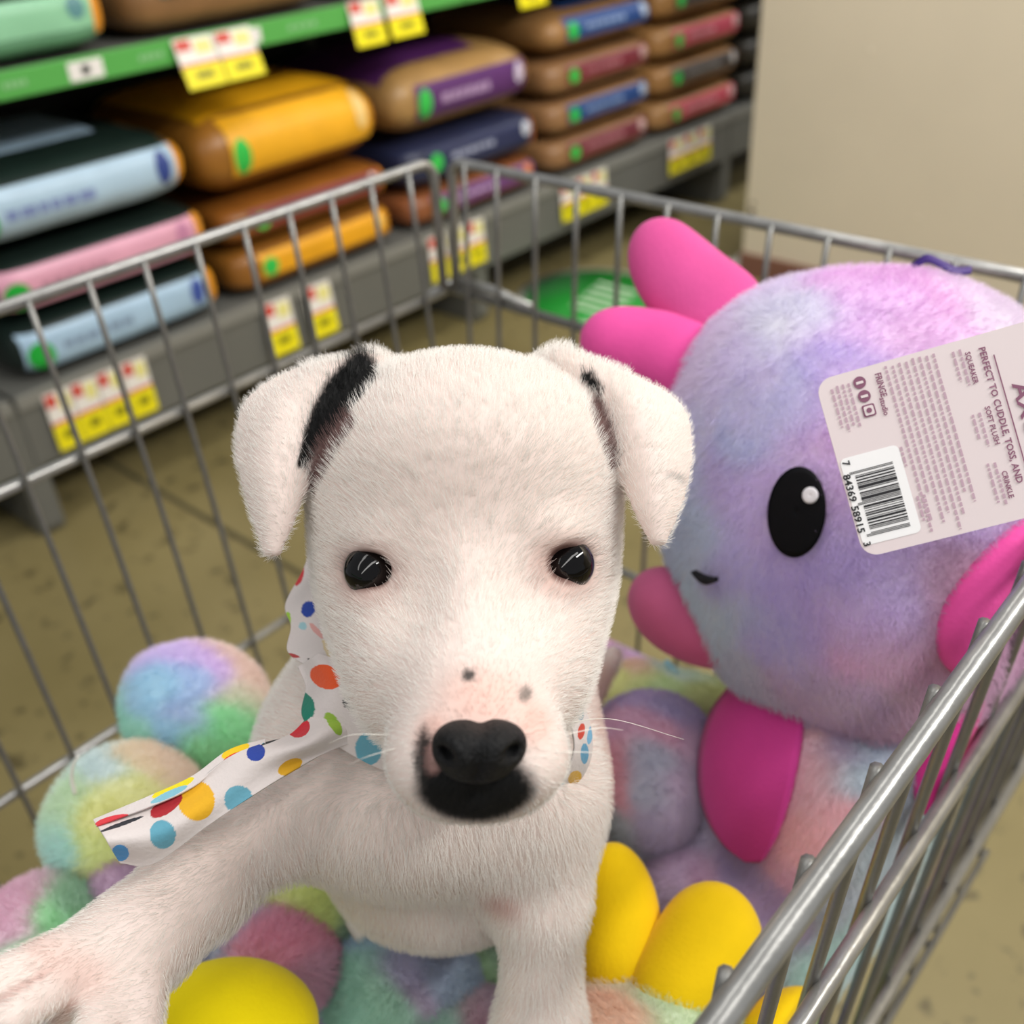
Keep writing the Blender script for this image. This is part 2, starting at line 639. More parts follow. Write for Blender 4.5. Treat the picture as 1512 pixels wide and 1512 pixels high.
# ================================================================== SHELF
XL = -1.93
ZD = 0.32
sh = empty('gondola_shelf', (XL, 1.8, 0), 'grey steel store shelf with green edge strip holding stacked pet food bags', 'shelf')
grey = mat('shelf_grey', lin('#6d6d68'), 0.5, metal=0.15, var=0.05, vscale=4)
dark = mat('shelf_dark', lin('#23231f'), 0.7)
def sbox(name, lo, hi, m, bv=0.0):
    V, Q = box_vf(lo, hi)
    o = addw(name, V, Q, m, sh, smooth=False)
    if bv:
        bevel(o, bv)
    return o
secs = [(-0.6, 0.655), (0.665, 1.995), (2.0, 3.3), (3.305, 4.6)]
for y0, y1 in secs:
    sbox('base_lip', (XL - 0.015, y0, 0.16), (XL, y1, ZD), grey, 0.004)
    sbox('lip_channel', (XL, y0, ZD - 0.03), (XL + 0.006, y1, ZD), mat('shelf_grey_light', lin('#82817b'), 0.45), 0.002)
    sbox('base_deck', (XL - 0.62, y0, ZD - 0.02), (XL - 0.015, y1, ZD - 0.002), grey)
    sbox('back_panel', (XL - 0.66, y0, 0.05), (XL - 0.625, y1, 2.0), dark)
    sbox('upper_shelf', (XL - 0.62, y0, 0.85), (XL - 0.012, y1, 0.882), grey)
    sbox('edge_strip', (XL - 0.01, y0, 0.839), (XL + 0.004, y1, 0.885), hexmat('#57ab50', 0.4), 0.002)
    sbox('top_shelf', (XL - 0.62, y0, 1.42), (XL - 0.012, y1, 1.45), grey)
for y in (0.66, 1.9975, 3.3025, -0.6, 4.6):
    sbox('upright', (XL - 0.65, y - 0.02, 0.0), (XL - 0.62, y + 0.02, 2.0), grey)
    f = sbox('foot', (XL - 0.62, y - 0.028, 0.0), (XL - 0.02, y + 0.028, 0.13), grey, 0.006)
    sbox('end_bracket', (XL - 0.022, y - 0.024, 0.02), (XL - 0.004, y + 0.024, 0.3), grey, 0.004)
# white patch and faint lettering on the green strip
def strip_print(name, px0, px1, py, hh, colr):
    p0, p1 = on_plane(px0, py, 0, XL + 0.004), on_plane(px1, py, 0, XL + 0.004)
    V, Q = box_vf((XL + 0.004, p0[1], 0.862 - hh), (XL + 0.0055, p1[1], 0.862 + hh))
    return addw(name, V, Q, hexmat(colr, 0.5), sh, smooth=False)
strip_print('strip_badge', 100, 153, 103, 0.016, '#f0ece8')
strip_print('badge_mark', 120, 132, 103, 0.008, '#58a55c')
for px in (4, 14, 24, 34, 204, 214, 224, 234, 425, 437, 449, 460):
    strip_print('strip_lettering', px, px + 7, 128 if px < 100 else 82 if px < 300 else 38, 0.005, '#8fc58d')
strip_print('strip_badge', 352, 384, 48, 0.014, '#f0ece8')

# ---- sale tags clipped on the strips
def sale_tags(px, pyt, width, ht, zt, x_out, label, n):
    """several cards hung side by side, each one its own object"""
    words = {2: ('left', 'right'), 3: ('left', 'middle', 'right'), 4: ('first from the left', 'second from the left', 'third from the left', 'rightmost')}[n]
    for k in range(n):
        sale_tag(px, pyt, width, ht, zt, x_out, '%s, %s%s' % (label, words[k], '' if n == 4 else ' of %s' % {2: 'two', 3: 'three'}[n]), k)
def sale_tag(px, pyt, width, ht, zt, x_out, label, i=0):
    """cards hanging from a shelf edge: the pixel gives the place along the shelf"""
    p = on_plane(px, pyt, 0, XL)
    y0 = p[1]
    e = empty('sale_tag', (XL + 0.006, y0 + width * (i + 0.5), zt - ht), label, 'price tag', 'sale tags along the shelf edges')
    def q(name, u0, u1, v0, v1, colr, lift, i):
        ya, yb = y0 + width * (i + u0), y0 + width * (i + u1)
        xs = lambda v: XL + 0.008 + x_out * v + lift
        z = lambda v: zt - ht * v
        t = 0.0008
        V = np.array([(xs(v0), ya, z(v0)), (xs(v0), yb, z(v0)), (xs(v1), yb, z(v1)), (xs(v1), ya, z(v1))])
        V = np.vstack([V, V - [t, 0, 0]])
        Qx = np.array([(0, 3, 2, 1), (4, 5, 6, 7), (0, 1, 5, 4), (1, 2, 6, 5), (2, 3, 7, 6), (3, 0, 4, 7)])
        addw(name, V, Qx, hexmat(colr, 0.4), e, smooth=False)
    q('card', 0.02, 0.98, 0, 1, '#efe9e2', 0, i)
    q('red_block', 0.06, 0.42, 0.03, 0.24, '#cf4a3c', 0.0006, i)
    q('yellow_circle', 0.5, 0.9, 0.08, 0.34, '#e9e08c', 0.0006, i)
    q('red_line', 0.04, 0.96, 0.5, 0.56, '#d8604c', 0.0006, i)
    q('yellow_panel', 0.02, 0.98, 0.56, 1.0, '#f2e413', 0.0006, i)
    q('price', 0.3, 0.72, 0.68, 0.82, '#8a8410', 0.0012, i)
    return e
sale_tags(248, 62, 0.094, 0.088, 0.882, 0.032, 'yellow sale tag on the green strip above the dark and yellow bags', 2)
sale_tag(507, 5, 0.094, 0.09, 0.888, 0.022, 'yellow sale tag on the green strip, left one above the purple bag')
sale_tag(560, -8, 0.105, 0.09, 0.89, 0.022, 'yellow sale tag on the green strip, right one above the purple bag')
sale_tag(752, -60, 0.11, 0.09, 0.892, 0.022, 'yellow sale tag cut by the top edge of the picture, near the blue bags')
sale_tags(60, 590, 0.058, 0.125, 0.305, 0.004, 'sale tag on the lip below the light blue bag', 4)
sale_tag(381, 455, 0.084, 0.125, 0.308, 0.014, 'sale tag on the grey lip below the yellow bags, left of two')
sale_tag(443, 432, 0.084, 0.125, 0.308, 0.014, 'sale tag on the grey lip below the yellow bags, right of two')
sale_tag(628, 355, 0.068, 0.12, 0.308, 0.006, 'sale tag on the grey lip seen left of the cart corner post')
sale_tag(664, 342, 0.05, 0.12, 0.308, 0.006, 'narrow sale tag on the grey lip hidden behind the cart corner post')
sale_tag(684, 330, 0.07, 0.12, 0.308, 0.006, 'sale tag on the grey lip seen right of the cart corner post')
sale_tags(824, 275, 0.075, 0.11, 0.308, 0.006, 'sale tag on the lip below the red and blue bags', 3)
sale_tags(985, 203, 0.085, 0.11, 0.308, 0.006, 'sale tag on the last lip before the beige wall', 3)

# ---- bags of pet food
def bag_vf(b, c, d, n=9.0, m=4.0, seed=0):
    """superellipsoid pillow: half width b (along the shelf), half height c, half depth d"""
    N = 26
    th = np.linspace(-math.pi, math.pi, 2 * N + 1)[:-1]
    ph = np.linspace(-math.pi / 2, math.pi / 2, N + 1)
    sg = lambda v, e: np.sign(v) * np.abs(v) ** e
    G = np.zeros((len(ph), len(th), 3))
    T, PH = np.meshgrid(th, ph)
    G[..., 0] = d * sg(np.cos(PH), 2 / m) * sg(np.cos(T), 2 / n)
    G[..., 1] = b * sg(np.cos(PH), 2 / m) * sg(np.sin(T), 2 / n)
    G[..., 2] = c * sg(np.sin(PH), 2 / m)
    rip = 1 + 0.006 * wob(G, 28, seed)
    G *= rip[..., None]
    n0, m0 = G.shape[:2]
    i = np.arange(n0 * m0).reshape(n0, m0)
    j = np.roll(i, -1, axis=1)
    Qb = np.stack([i[:-1], j[:-1], j[1:], i[1:]], -1).reshape(-1, 4)
    return G.reshape(-1, 3), Qb

def bag(y0, y1, z0, z1, colr, panel, label, logo='#35c24f', top=None, ends=None, mark='#e9e4ea', text='#dcd6d8', depth=0.52, xf=0.0, lower=None, seed=0, pspan=(0.14, 0.93), lsize=1.0, halfpanel=(-0.3, 0.62), logov=0.0, mm=4.0, group='bags of pet food on the shelf'):
    b, c, d = (y1 - y0) / 2, (z1 - z0) / 2, depth / 2
    n, m = 9.0, mm
    ctr = np.array([XL - 0.012 - d + xf, (y0 + y1) / 2, (z0 + z1) / 2])
    e = empty('pet_food_bag', (ctr[0], ctr[1], z0), label, 'food bag', group)
    V, Qb = bag_vf(b, c, d, n, m, seed)
    addw('bag_body', V + ctr, Qb, mat('bag_%s' % colr, lin(colr), 0.38, var=0.14, vscale=14, bump=0.25, bscale=22), e)
    def front(u0, u1, v0, v1, name, hx, lift=0.0042, nu=24, nv=10, rnd=False):
        # the pillow's front as a height field over width and height
        uu, vv = np.meshgrid(np.linspace(u0, u1, nu), np.linspace(v0, v1, nv), indexing='ij')
        if rnd:
            cu, cv, ru, rv = (u0 + u1) / 2, (v0 + v1) / 2, (u1 - u0) / 2, (v1 - v0) / 2
            r, a_ = np.meshgrid(np.linspace(0.02, 1, nv), np.linspace(0, 2 * math.pi, nu), indexing='ij')
            uu, vv = cu + ru * r * np.cos(a_), cv + rv * r * np.sin(a_)
        w_ = np.clip(1 - np.abs(vv) ** m, 0.0, 1) ** (n / m)
        x = d * np.clip(w_ - np.abs(uu) ** n, 0, 1) ** (1 / n)
        G = np.stack([x, uu * b, vv * c], -1)
        G *= (1 + 0.006 * wob(G, 28, seed))[..., None]
        G[..., 0] += lift
        V, Qx = grid_vf(G + ctr)
        addw(name, V, Qx, mat('bagp_%s' % hx, lin(hx), 0.36, var=0.06, vscale=20), e)
    def topp(u0, u1, x0, x1, name, hx, lift=0.0045):
        uu, xx = np.meshgrid(np.linspace(u0, u1, 26), np.linspace(x0, x1, 16), indexing='ij')
        s_ = np.clip(np.abs(uu) ** n + np.abs(xx) ** n, 0, 0.98) ** (m / n)
        z = c * np.clip(1 - s_, 0, 1) ** (1 / m)
        G = np.stack([xx * d, uu * b, z], -1)
        G *= (1 + 0.006 * wob(G, 28, seed))[..., None]
        G[..., 2] += lift
        V, Qx = grid_vf(G + ctr)
        addw(name, V, Qx, mat('bagp_%s' % hx, lin(hx), 0.36, var=0.06, vscale=20), e)
    pu0, pu1 = pspan[0] * 2 - 1, pspan[1] * 2 - 1
    v0, v1 = halfpanel
    front(pu0, pu1, v0, v1, 'front_panel', panel)
    if lower:
        front(pu0, 0.93, -0.8, v0 - 0.02, 'lower_panel', lower, 0.0038)
    lw = 0.17 * lsize
    front(pu0 + 0.02, pu0 + 0.02 + lw, v0 + 0.02 + logov, min(v0 + logov + 0.75 * lsize, v1), 'logo', logo, 0.0056, 18, 6, True)
    if mark:
        front(pu1 - 0.2, pu1 - 0.06, v0 + 0.25, v1 - 0.06, 'print_mark', mark, 0.0056, 18, 6, True)
    if text:
        cu = pu0 + 0.32
        for k in range(6):
            wd = random.uniform(0.06, 0.13)
            if cu + wd > pu1 - 0.3:
                break
            vm = (v0 + v1) / 2
            front(cu, cu + wd, vm - 0.12, vm + 0.1, 'lettering', text, 0.0052, 5, 3)
            cu += wd + 0.025
    if ends:
        front(0.84, 0.955, -0.5, 0.62, 'end_panel', ends, 0.0042, 6, 8)
    if top:
        topp(*top[1:], 'top_panel', top[0])
    return e

LY = (0.70, 1.185)
bag(*LY, .32, .445, '#1d2a26', '#a9c6de', 'light blue fronted dark green bag at the bottom of the leftmost stack', ends='#f0a12d', mark='#3c53a0', text='#7f92ad', seed=1, pspan=(0.04, 0.915), logo='#1fae3c', halfpanel=(-0.62, 0.6), lsize=1.25)
bag(*LY, .445, .568, '#1a2622', '#e3a4bb', 'pink fronted dark green bag in the middle of the leftmost stack', ends='#f3a43a', mark='#c583a6', text='#b98497', seed=2, pspan=(0.03, 0.915), logo='#1fae3c', halfpanel=(-0.6, 0.62), lsize=1.2)
bag(LY[0] - .03, LY[1] - .01, .568, .735, '#1a2a25', '#b2cde2', 'light blue fronted dark green bag on top of the leftmost stack', ends='#f0a12d', mark='#33488f', text='#7f8fc0', top=('#a9c4da', -0.95, 0.42, -0.3, 0.62), seed=3, pspan=(0.03, 0.92), logo='#1aa83a', halfpanel=(-0.62, 0.5), lsize=1.4, logov=-0.1, mm=2.7)
YY = (1.215, 1.715)
bag(*YY, .32, .435, '#8e5c22', '#eaa51c', 'yellow bag with brown underside at the bottom of the yellow stack', mark='#f3c767', text=None, seed=4, ends='#c27a1c')
bag(*YY, .435, .532, '#8a531d', '#7d2b34', 'maroon banded brown bag in the middle of the yellow stack', mark='#d9c2c0', text='#b98a86', seed=5, ends='#ef9a2a')
bag(YY[0] - .02, YY[1] - .01, .532, .74, '#9c6724', '#f4b225', 'bulging golden yellow bag on top of the yellow stack', mark='#f4cf86', text=None, top=('#f2b01c', -0.85, 0.92, -0.9, 0.8), seed=6, ends='#c67d1e', halfpanel=(-0.42, 0.7), mm=2.6)
PY = (1.765, 2.29)
bag(*PY, .32, .418, '#8a5230', '#6b3f74', 'purple banded orange brown bag at the bottom of the purple stack', mark='#e78a44', text='#c9a8d0', seed=7)
bag(*PY, .418, .54, '#262c48', '#272e52', 'navy blue bag in the middle of the purple stack', mark='#cfd3e0', text='#a9afc8', seed=8, ends='#d77a34')
bag(PY[0] - .02, PY[1] - .02, .54, .735, '#a9834f', '#5d2f6d', 'purple and tan bag on top of the purple stack', mark='#d9cbe0', text='#b596bd', top=('#5a2a68', -0.95, 0.35, -0.9, 0.75), seed=9, ends='#c9913c', mm=2.6, halfpanel=(-0.45, 0.4))
BY = (2.34, 2.845)
bag(*BY, .32, .427, '#916a45', '#75303a', 'maroon banded brown bag at the bottom of the red and blue stack', mark='#d9b5ae', text='#b98085', seed=10)
bag(*BY, .427, .534, '#916a45', '#27467f', 'blue banded brown bag second from the bottom of the red and blue stack', mark='#b9c8e0', text='#8ea3c8', seed=11, ends='#d9a94e')
bag(*BY, .534, .641, '#916a45', '#7b2c36', 'maroon banded brown bag third from the bottom of the red and blue stack', mark='#cfa8a4', text='#b87a80', seed=12, ends='#d9a94e')
bag(*BY, .641, .765, '#9f7547', '#284a87', 'blue banded tan bag on top of the red and blue stack', mark='#b9c8e0', text='#8ea3c8', seed=13, mm=2.8, top=('#2c4f8d', -0.5, 0.5, -0.7, 0.75))
SY = (2.875, 3.375)
bag(*SY, .32, .43, '#a3794b', '#c84a5c', 'pink red banded tan bag at the bottom of the last stack before the wall', mark='#eec1c0', text='#e8a9ae', seed=14)
bag(*SY, .43, .54, '#a07546', '#49403c', 'charcoal banded tan bag in the last stack before the wall', mark='#cfcac8', text='#9a938f', seed=15, ends='#e79a4a')
bag(*SY, .54, .655, '#a07546', '#c5475c', 'pink red banded tan bag above the charcoal banded bag', mark='#eec1c0', text='#e8a9ae', seed=16)
bag(*SY, .655, .77, '#9d7344', '#4d4340', 'tan bag at the top of the last stack before the wall', mark=None, text=None, seed=17)
GY = (3.41, 3.9)
for k in range(4):
    bag(*GY, .32 + .11 * k, .43 + .11 * k, '#33302a', '#3a352f', 'dark bag with green logo, half hidden by the beige wall, %s' % ('bottom of its stack', 'second from the bottom', 'third from the bottom', 'topmost')[k], mark=None, text=None, seed=20 + k)
UZ = 0.884
bag(0.58, 1.075, UZ, UZ + .125, '#24352c', '#8fc9a2', 'mint green fronted bag on the upper shelf', ends='#ef9d33', mark='#5c8f93', text='#5f9a78', seed=18, pspan=(0.02, 0.92), lower='#6fa683')
bag(1.11, 1.6, UZ, UZ + .13, '#86613c', '#0f7273', 'brown bag with teal band on the upper shelf', mark=None, text=None, seed=19, halfpanel=(0.1, 0.8))
bag(1.63, 2.1, UZ, UZ + .13, '#86613c', '#7b2c36', 'brown bag with maroon band on the upper shelf', mark=None, text=None, seed=23, halfpanel=(0.1, 0.8))

# ================================================================== CART
XA, XC, YB, YR = -0.629, -0.058, 0.608, -0.32
ZT, ZM, ZB, ZF = 0.970, 0.860, 0.645, 0.545
SP = 0.0405
TAP = 0.024 / (ZT - ZF)
steel = mat('galvanised_wire', lin('#858481'), 0.38, metal=0.6, var=0.12, vscale=60, bump=0.12, bscale=300)
rails_m = mat('chromed_rail', lin('#a3a29f'), 0.3, metal=0.6, var=0.14, vscale=70, bump=0.18, bscale=120)
cart = empty('shopping_cart', ((XA + XC) / 2, (YB + YR) / 2, 0), 'steel wire shopping cart holding the puppy and plush toys', 'shopping cart')
cart_o = origin(cart)
def tx(x, z):                                   # side walls lean inwards towards the bottom
    s_ = 1 if x < -0.34 else -1
    return x + s_ * (ZT - z) * TAP
def ty(y, z):
    s_ = -1 if y > 0 else 1
    return y + s_ * (ZT - z) * TAP
def part_tube(name, pts, r, m, seg=10):
    V, Qx = tube_vf(pts, r, seg)
    return addw(name, V, Qx, m, cart)
# top rails; at the far corner each rail bends down into its own post
def bend(p0, p1, p2, rad, n=7):
    p0, p1, p2 = map(np.array, (p0, p1, p2))
    a_ = p1 + (p0 - p1) / np.linalg.norm(p0 - p1) * rad
    b_ = p1 + (p2 - p1) / np.linalg.norm(p2 - p1) * rad
    t = np.linspace(0, 1, n)[:, None]
    return (1 - t) ** 2 * a_ + 2 * t * (1 - t) * p1 + t ** 2 * b_
def long_rail(x, z, r, y_end, name='rail', down=None):
    xx = tx(x, z)
    if down:
        pts = np.vstack([[(xx, YR, z)], [(xx, y_end - 0.1, z)], bend((xx, YR, z), (xx, y_end, z), (tx(x, down), y_end, down), 0.016), [(tx(x, down), ty(y_end, down), down)]])
    else:
        pts = np.array([(xx, YR, z), (xx, 0.1, z), (xx, y_end, z)])
    return part_tube(name, pts, r, rails_m)
long_rail(XA, ZT, 0.0042, 0.600, 'top_rail', ZM)
long_rail(XC, ZT, 0.0042, 0.600, 'top_rail', ZM)
long_rail(XA, ZM, 0.0042, 0.596, 'side_rail')
long_rail(XC, ZM, 0.0036, 0.596, 'side_rail')
long_rail(XA, ZB, 0.0036, 0.59, 'side_rail')
long_rail(XC, ZB, 0.0036, 0.59, 'side_rail')
for z, r, nm in ((ZT, 0.0042, 'top_rail'), (ZM, 0.0042, 'end_rail'), (ZB, 0.0036, 'end_rail')):
    y = ty(YB, z)
    xa, xc = tx(XA, z) + 0.014, tx(XC, z) - 0.006
    if z == ZT:
        pts = np.vstack([[(xa, ty(YB, ZM), ZM)], bend((xa, y, ZM), (xa, y, z), (xc, y, z), 0.014), [(-0.3, y, z)], [(xc, y, z)]])
    else:
        pts = np.array([(xa - (0.02 if z == ZM else 0), y, z), (-0.3, y, z), (xc, y, z)])
    part_tube(nm, pts, r, rails_m)
    y = ty(YR, z)
    part_tube('rear_rail', np.array([(tx(XA, z), y, z), (-0.3, y, z), (tx(XC, z), y, z)]), r, rails_m)
# short upper frame welded to the far end beside the corner, and the loop that locks the corner
zf = ZM + 0.006
part_tube('corner_loop', np.vstack([[(XA + 0.004, YB - 0.03, ZM)], bend((XA + 0.004, YB - 0.03, ZM), (XA - 0.004, YB + 0.004, ZM), (XA + 0.03, YB + 0.004, ZM), 0.012), [(XA + 0.055, YB - 0.004, ZM - 0.001)]]), 0.0045, rails_m)
part_tube('frame_bar', np.array([(XA + 0.02, YB - 0.006, zf + 0.004), (XA + 0.06, YB - 0.006, zf + 0.004), (XA + 0.1, YB - 0.006, zf - 0.002)]), 0.0042, rails_m)
# upright wires: one object each
def wire_mesh(name, dx, dy, z0, z1, r):
    n = 9
    z = np.linspace(z0, z1, n)
    pts = np.stack([dx * (ZT - z) * TAP, dy * (ZT - z) * TAP, z], -1)
    V, Qx = tube_vf(pts, r, 8)
    me = npmesh(name, V, Qx)
    me.materials.append(steel)
    return me
wA = wire_mesh('wire_left', 1, 0, ZF, ZT + 0.002, 0.0021)
wC = wire_mesh('wire_right', -1, 0, ZF, ZT + 0.0022, 0.0023)
wB = wire_mesh('wire_end', 0, -1, ZF, ZT + 0.002, 0.0021)
wR = wire_mesh('wire_rear', 0, 1, ZF, ZT + 0.002, 0.0021)
def wire(me, x, y):
    o = bpy.data.objects.new('wire', me)
    o.parent = cart
    o.location = (x - cart_o[0], y - cart_o[1], 0)
    COL.objects.link(o)
y = 0.567
while y > YR:
    wire(wA, XA + 0.0055, y)
    y -= SP
y = 0.131 + SP * 11
while y > YR:
    wire(wC, XC - 0.0046, y)
    y -= SP
x = -0.6025 + 0.0
x = -0.560
while x < XC - 0.02:
    wire(wB, x, YB - 0.0055)
    wire(wR, x, YR + 0.0055)
    x += SP
wire(wB, XA + 0.034, YB - 0.0055)
# bottom grid
fx0, fx1, fy0, fy1 = tx(XA, ZF), tx(XC, ZF), ty(YR, ZF), ty(YB, ZF)
nb = 13
for i in range(nb + 1):
    xx = fx0 + (fx1 - fx0) * i / nb
    part_tube('floor_wire', np.array([(xx, fy0, ZF), (xx, 0, ZF), (xx, fy1, ZF)]), 0.0024, steel, 8)
for i in range(10):
    yy = fy0 + (fy1 - fy0) * i / 9
    part_tube('cross_wire', np.array([(fx0, yy, ZF - 0.005), (-0.34, yy, ZF - 0.005), (fx1, yy, ZF - 0.005)]), 0.003, steel, 8)
# chassis, casters and push handle
for s_, xx in ((-1, fx0 + 0.03), (1, fx1 - 0.03)):
    part_tube('chassis_tube', np.vstack([[(xx, fy0 + 0.02, ZF - 0.014)], [(xx, fy0 + 0.0, 0.3)], bend((xx, fy0, 0.3), (xx, fy0, 0.17), (xx, fy1, 0.17), 0.05), [(xx, fy1 - 0.02, 0.17)]]), 0.011, rails_m)
    part_tube('chassis_post', np.array([(xx, fy1 - 0.06, 0.17), (xx, fy1 - 0.06, 0.36), (xx, fy1 - 0.06, ZF - 0.008)]), 0.011, rails_m)
    part_tube('handle_arm', np.array([(tx(XA if s_ < 0 else XC, ZT), YR, ZT), (tx(XA if s_ < 0 else XC, ZT), YR - 0.05, ZT + 0.02), (tx(XA if s_ < 0 else XC, ZT), YR - 0.1, ZT + 0.05)]), 0.009, rails_m)
    for yy in (fy0 + 0.03, fy1 - 0.06):
        th = np.linspace(-0.012, 0.012, 5)
        V, Qx = tube_vf(np.stack([xx + th, np.full(5, yy), np.full(5, 0.06)], -1), np.array([0.05, 0.059, 0.06, 0.059, 0.05]), 28)
        wh = addw('caster_wheel', V, Qx, hexmat('#3b3b3d', 0.7), cart)
        part_tube('caster_fork', np.array([(xx + 0.018, yy, 0.06), (xx + 0.018, yy, 0.1), (xx + 0.004, yy, 0.135), (xx, yy, 0.17)]), 0.006, rails_m)
part_tube('push_handle', np.array([(tx(XA, ZT), YR - 0.1, ZT + 0.05), (-0.34, YR - 0.1, ZT + 0.05), (tx(XC, ZT), YR - 0.1, ZT + 0.05)]), 0.014, hexmat('#3f9a45', 0.4), 14)

# ================================================================== PLUSH TOYS
plush_skin = mat('plush_skin', None, 0.9, attr='col', sheen=0.3, bump=0.5, bscale=260)
velour = lambda h: mat('velour_' + h, lin(h), 0.8, sheen=0.12, spec=0.2, bump=0.15, bscale=500, var=0.05, vscale=40)

def anchors(lst, sharp=40.0, namp=0.012, nscale=60, surf=None, tint=0.24):
    """tie-dye: list of ((px,py,d) or world xyz, hex). colour at a point = soft nearest anchor, edges wavering"""
    pts = np.array([surf.hit(*a_[:2])[0] if (surf is not None and surf.hit(*a_[:2]) is not None) else P(*a_) for a_, _ in lst])
    cols = np.array([lin(h) for _, h in lst])
    cols = np.minimum((cols + (1 - cols) * tint) * 1.16, 0.93)
    def f(X):
        Y = X + namp * np.stack([wob(X, nscale, 1), wob(X, nscale, 4), wob(X, nscale, 9)], -1)
        out = np.empty_like(X)
        for i in range(0, len(X), 20000):
            d = np.linalg.norm(Y[i:i + 20000, None] - pts[None], axis=2)
            wgt = np.exp(-((d - d.min(1)[:, None]) * sharp * 8))
            out[i:i + 20000] = (wgt @ cols) / wgt.sum(1)[:, None]
        return out
    return f

def plush_part(name, prims, h, colf_maker, parent, nfur, flen, relaxn=2, rad=0.00011, keep=None, flow=None, lie=0.42):
    V, Q = implicit(prims, h)
    V = W(relax(V, Q, relaxn))
    S_ = Surf(V, Q)
    cf = colf_maker(S_)
    o = addw(name, V, Q, plush_skin, parent, colors=np.clip(cf(V) * 0.9, 0, 1))
    fl = flow or (lambda p: np.stack([wob(p, 35, 2), wob(p, 35, 5), wob(p, 35, 8) - 0.35], -1))
    if nfur:
        fur('pile', parent, V, Q, nfur, lambda p: flen * (1 + 0.25 * wob(p, 90, 3)), fl, lie, cf, rad, keep=keep, jit=0.5, curl=0.1)
    return S_

U = lambda k, p: ('u', k, p)
# ---- big cushion under everything
cu = empty('plush_cushion', (-0.34, 0.14, ZF), 'large tie-dye plush cushion lying on the cart floor under the toys', 'cushion')
def cush():
    N = 40
    ph = np.linspace(-math.pi / 2, math.pi / 2, 19)
    th = np.linspace(-math.pi, math.pi, 2 * N + 1)[:-1]
    sg = lambda v, e: np.sign(v) * np.abs(v) ** e
    T, PH = np.meshgrid(th, ph)
    G = np.stack([0.19 * sg(np.cos(PH), 0.7) * sg(np.cos(T), 0.42), 0.385 * sg(np.cos(PH), 0.7) * sg(np.sin(T), 0.42), 0.075 * sg(np.sin(PH), 0.9)], -1)
    G[..., 2] += 0.006 * wob(G, 22, 3) * (G[..., 2] > 0)
    G += np.array([-0.29, 0.14, ZF + 0.078])
    i = np.arange(G.shape[0] * G.shape[1]).reshape(G.shape[:2])
    j = np.roll(i, -1, axis=1)
    return G.reshape(-1, 3), np.stack([i[:-1], j[:-1], j[1:], i[1:]], -1).reshape(-1, 4)
V, Q = cush()
pal = np.array([lin(h) for h in ('#6fae9c', '#8c7fb0', '#b5739b', '#7f94b8', '#9fb46a')])
tt = (wob(V, 14, 2) + 1) / 2 * 4.99
ii = np.clip(tt.astype(int), 0, 3)
addw('cushion_cover', V, Q, plush_skin, cu, colors=pal[ii] * (1 - (tt - ii)[:, None]) + pal[ii + 1] * (tt - ii)[:, None])

# ---- pastel plush on the left (three balls and a small purple one)
t1 = empty('plush_toy', P(150, 1330, 0.53), 'pastel tie-dye plush toy of round balls against the left cart side', 'plush toy', 'tie-dye plush toys in the cart')
plush_part('ball', [U(0.004, ep(290, 1046, 0.56, 104, 92, 0.036, 25))], 0.0022, lambda S_: anchors([
    ((235, 1035, 0.53), '#86c3ea'), ((245, 1090, 0.53), '#7fc0e4'), ((205, 1080, 0.53), '#8fd8c0'), ((300, 975, 0.54), '#c9a6df'), ((262, 1000, 0.53), '#8fb4ea'),
    ((255, 975, 0.54), '#c3a8e2'), ((320, 1070, 0.53), '#6fe08c'), ((340, 1030, 0.53), '#7be494'), ((310, 1110, 0.53), '#72de88'), ((355, 970, 0.54), '#eec3b4'), ((345, 985, 0.53), '#e8c0b0'), ((270, 1055, 0.53), '#94b0e6')], surf=S_), t1, 16000, 0.007)
plush_part('ball', [U(0.006, ep(188, 1212, 0.51, 112, 106, 0.037, -30))], 0.0022, lambda S_: anchors([
    ((150, 1140, 0.48), '#c4d9dc'), ((110, 1200, 0.48), '#bfdcae'), ((180, 1160, 0.47), '#efe582'), ((160, 1210, 0.47), '#e6e676'), ((150, 1270, 0.47), '#d5e070'), ((95, 1260, 0.48), '#9fd9cf'),
    ((130, 1310, 0.48), '#c9c48a'), ((240, 1130, 0.48), '#f0c8a0'), ((270, 1140, 0.48), '#f0c2a8'), ((250, 1180, 0.48), '#eede88')], surf=S_), t1, 16000, 0.007)
plush_part('ball', [U(0.006, ep(70, 1390, 0.47, 100, 92, 0.034))], 0.0022, lambda S_: anchors([
    ((75, 1340, 0.44), '#7fd98a'), ((90, 1360, 0.44), '#6fcf86'), ((20, 1360, 0.45), '#dba2c0'), ((30, 1330, 0.45), '#d79cba'), ((110, 1330, 0.45), '#4f9a6a'), ((50, 1420, 0.44), '#8bd79a')], surf=S_), t1, 12000, 0.007)
plush_part('small_ball', [U(0.006, ep(188, 1308, 0.485, 48, 52, 0.02))], 0.002, lambda S_: anchors([
    ((180, 1290, 0.46), '#a874a6'), ((200, 1310, 0.46), '#9c6a9c'), ((160, 1320, 0.46), '#b98ab2')], surf=S_), t1, 6000, 0.006)
pts = spline([P(111, 1172, 0.48), P(106, 1150, 0.478), P(108, 1130, 0.476), P(116, 1116, 0.475)], 14)
V, Q = tube_vf(pts, np.linspace(0.0012, 0.0006, 14), 6)
addw('tag_fastener', V, Q, hexmat('#f1efe8', 0.4), t1)

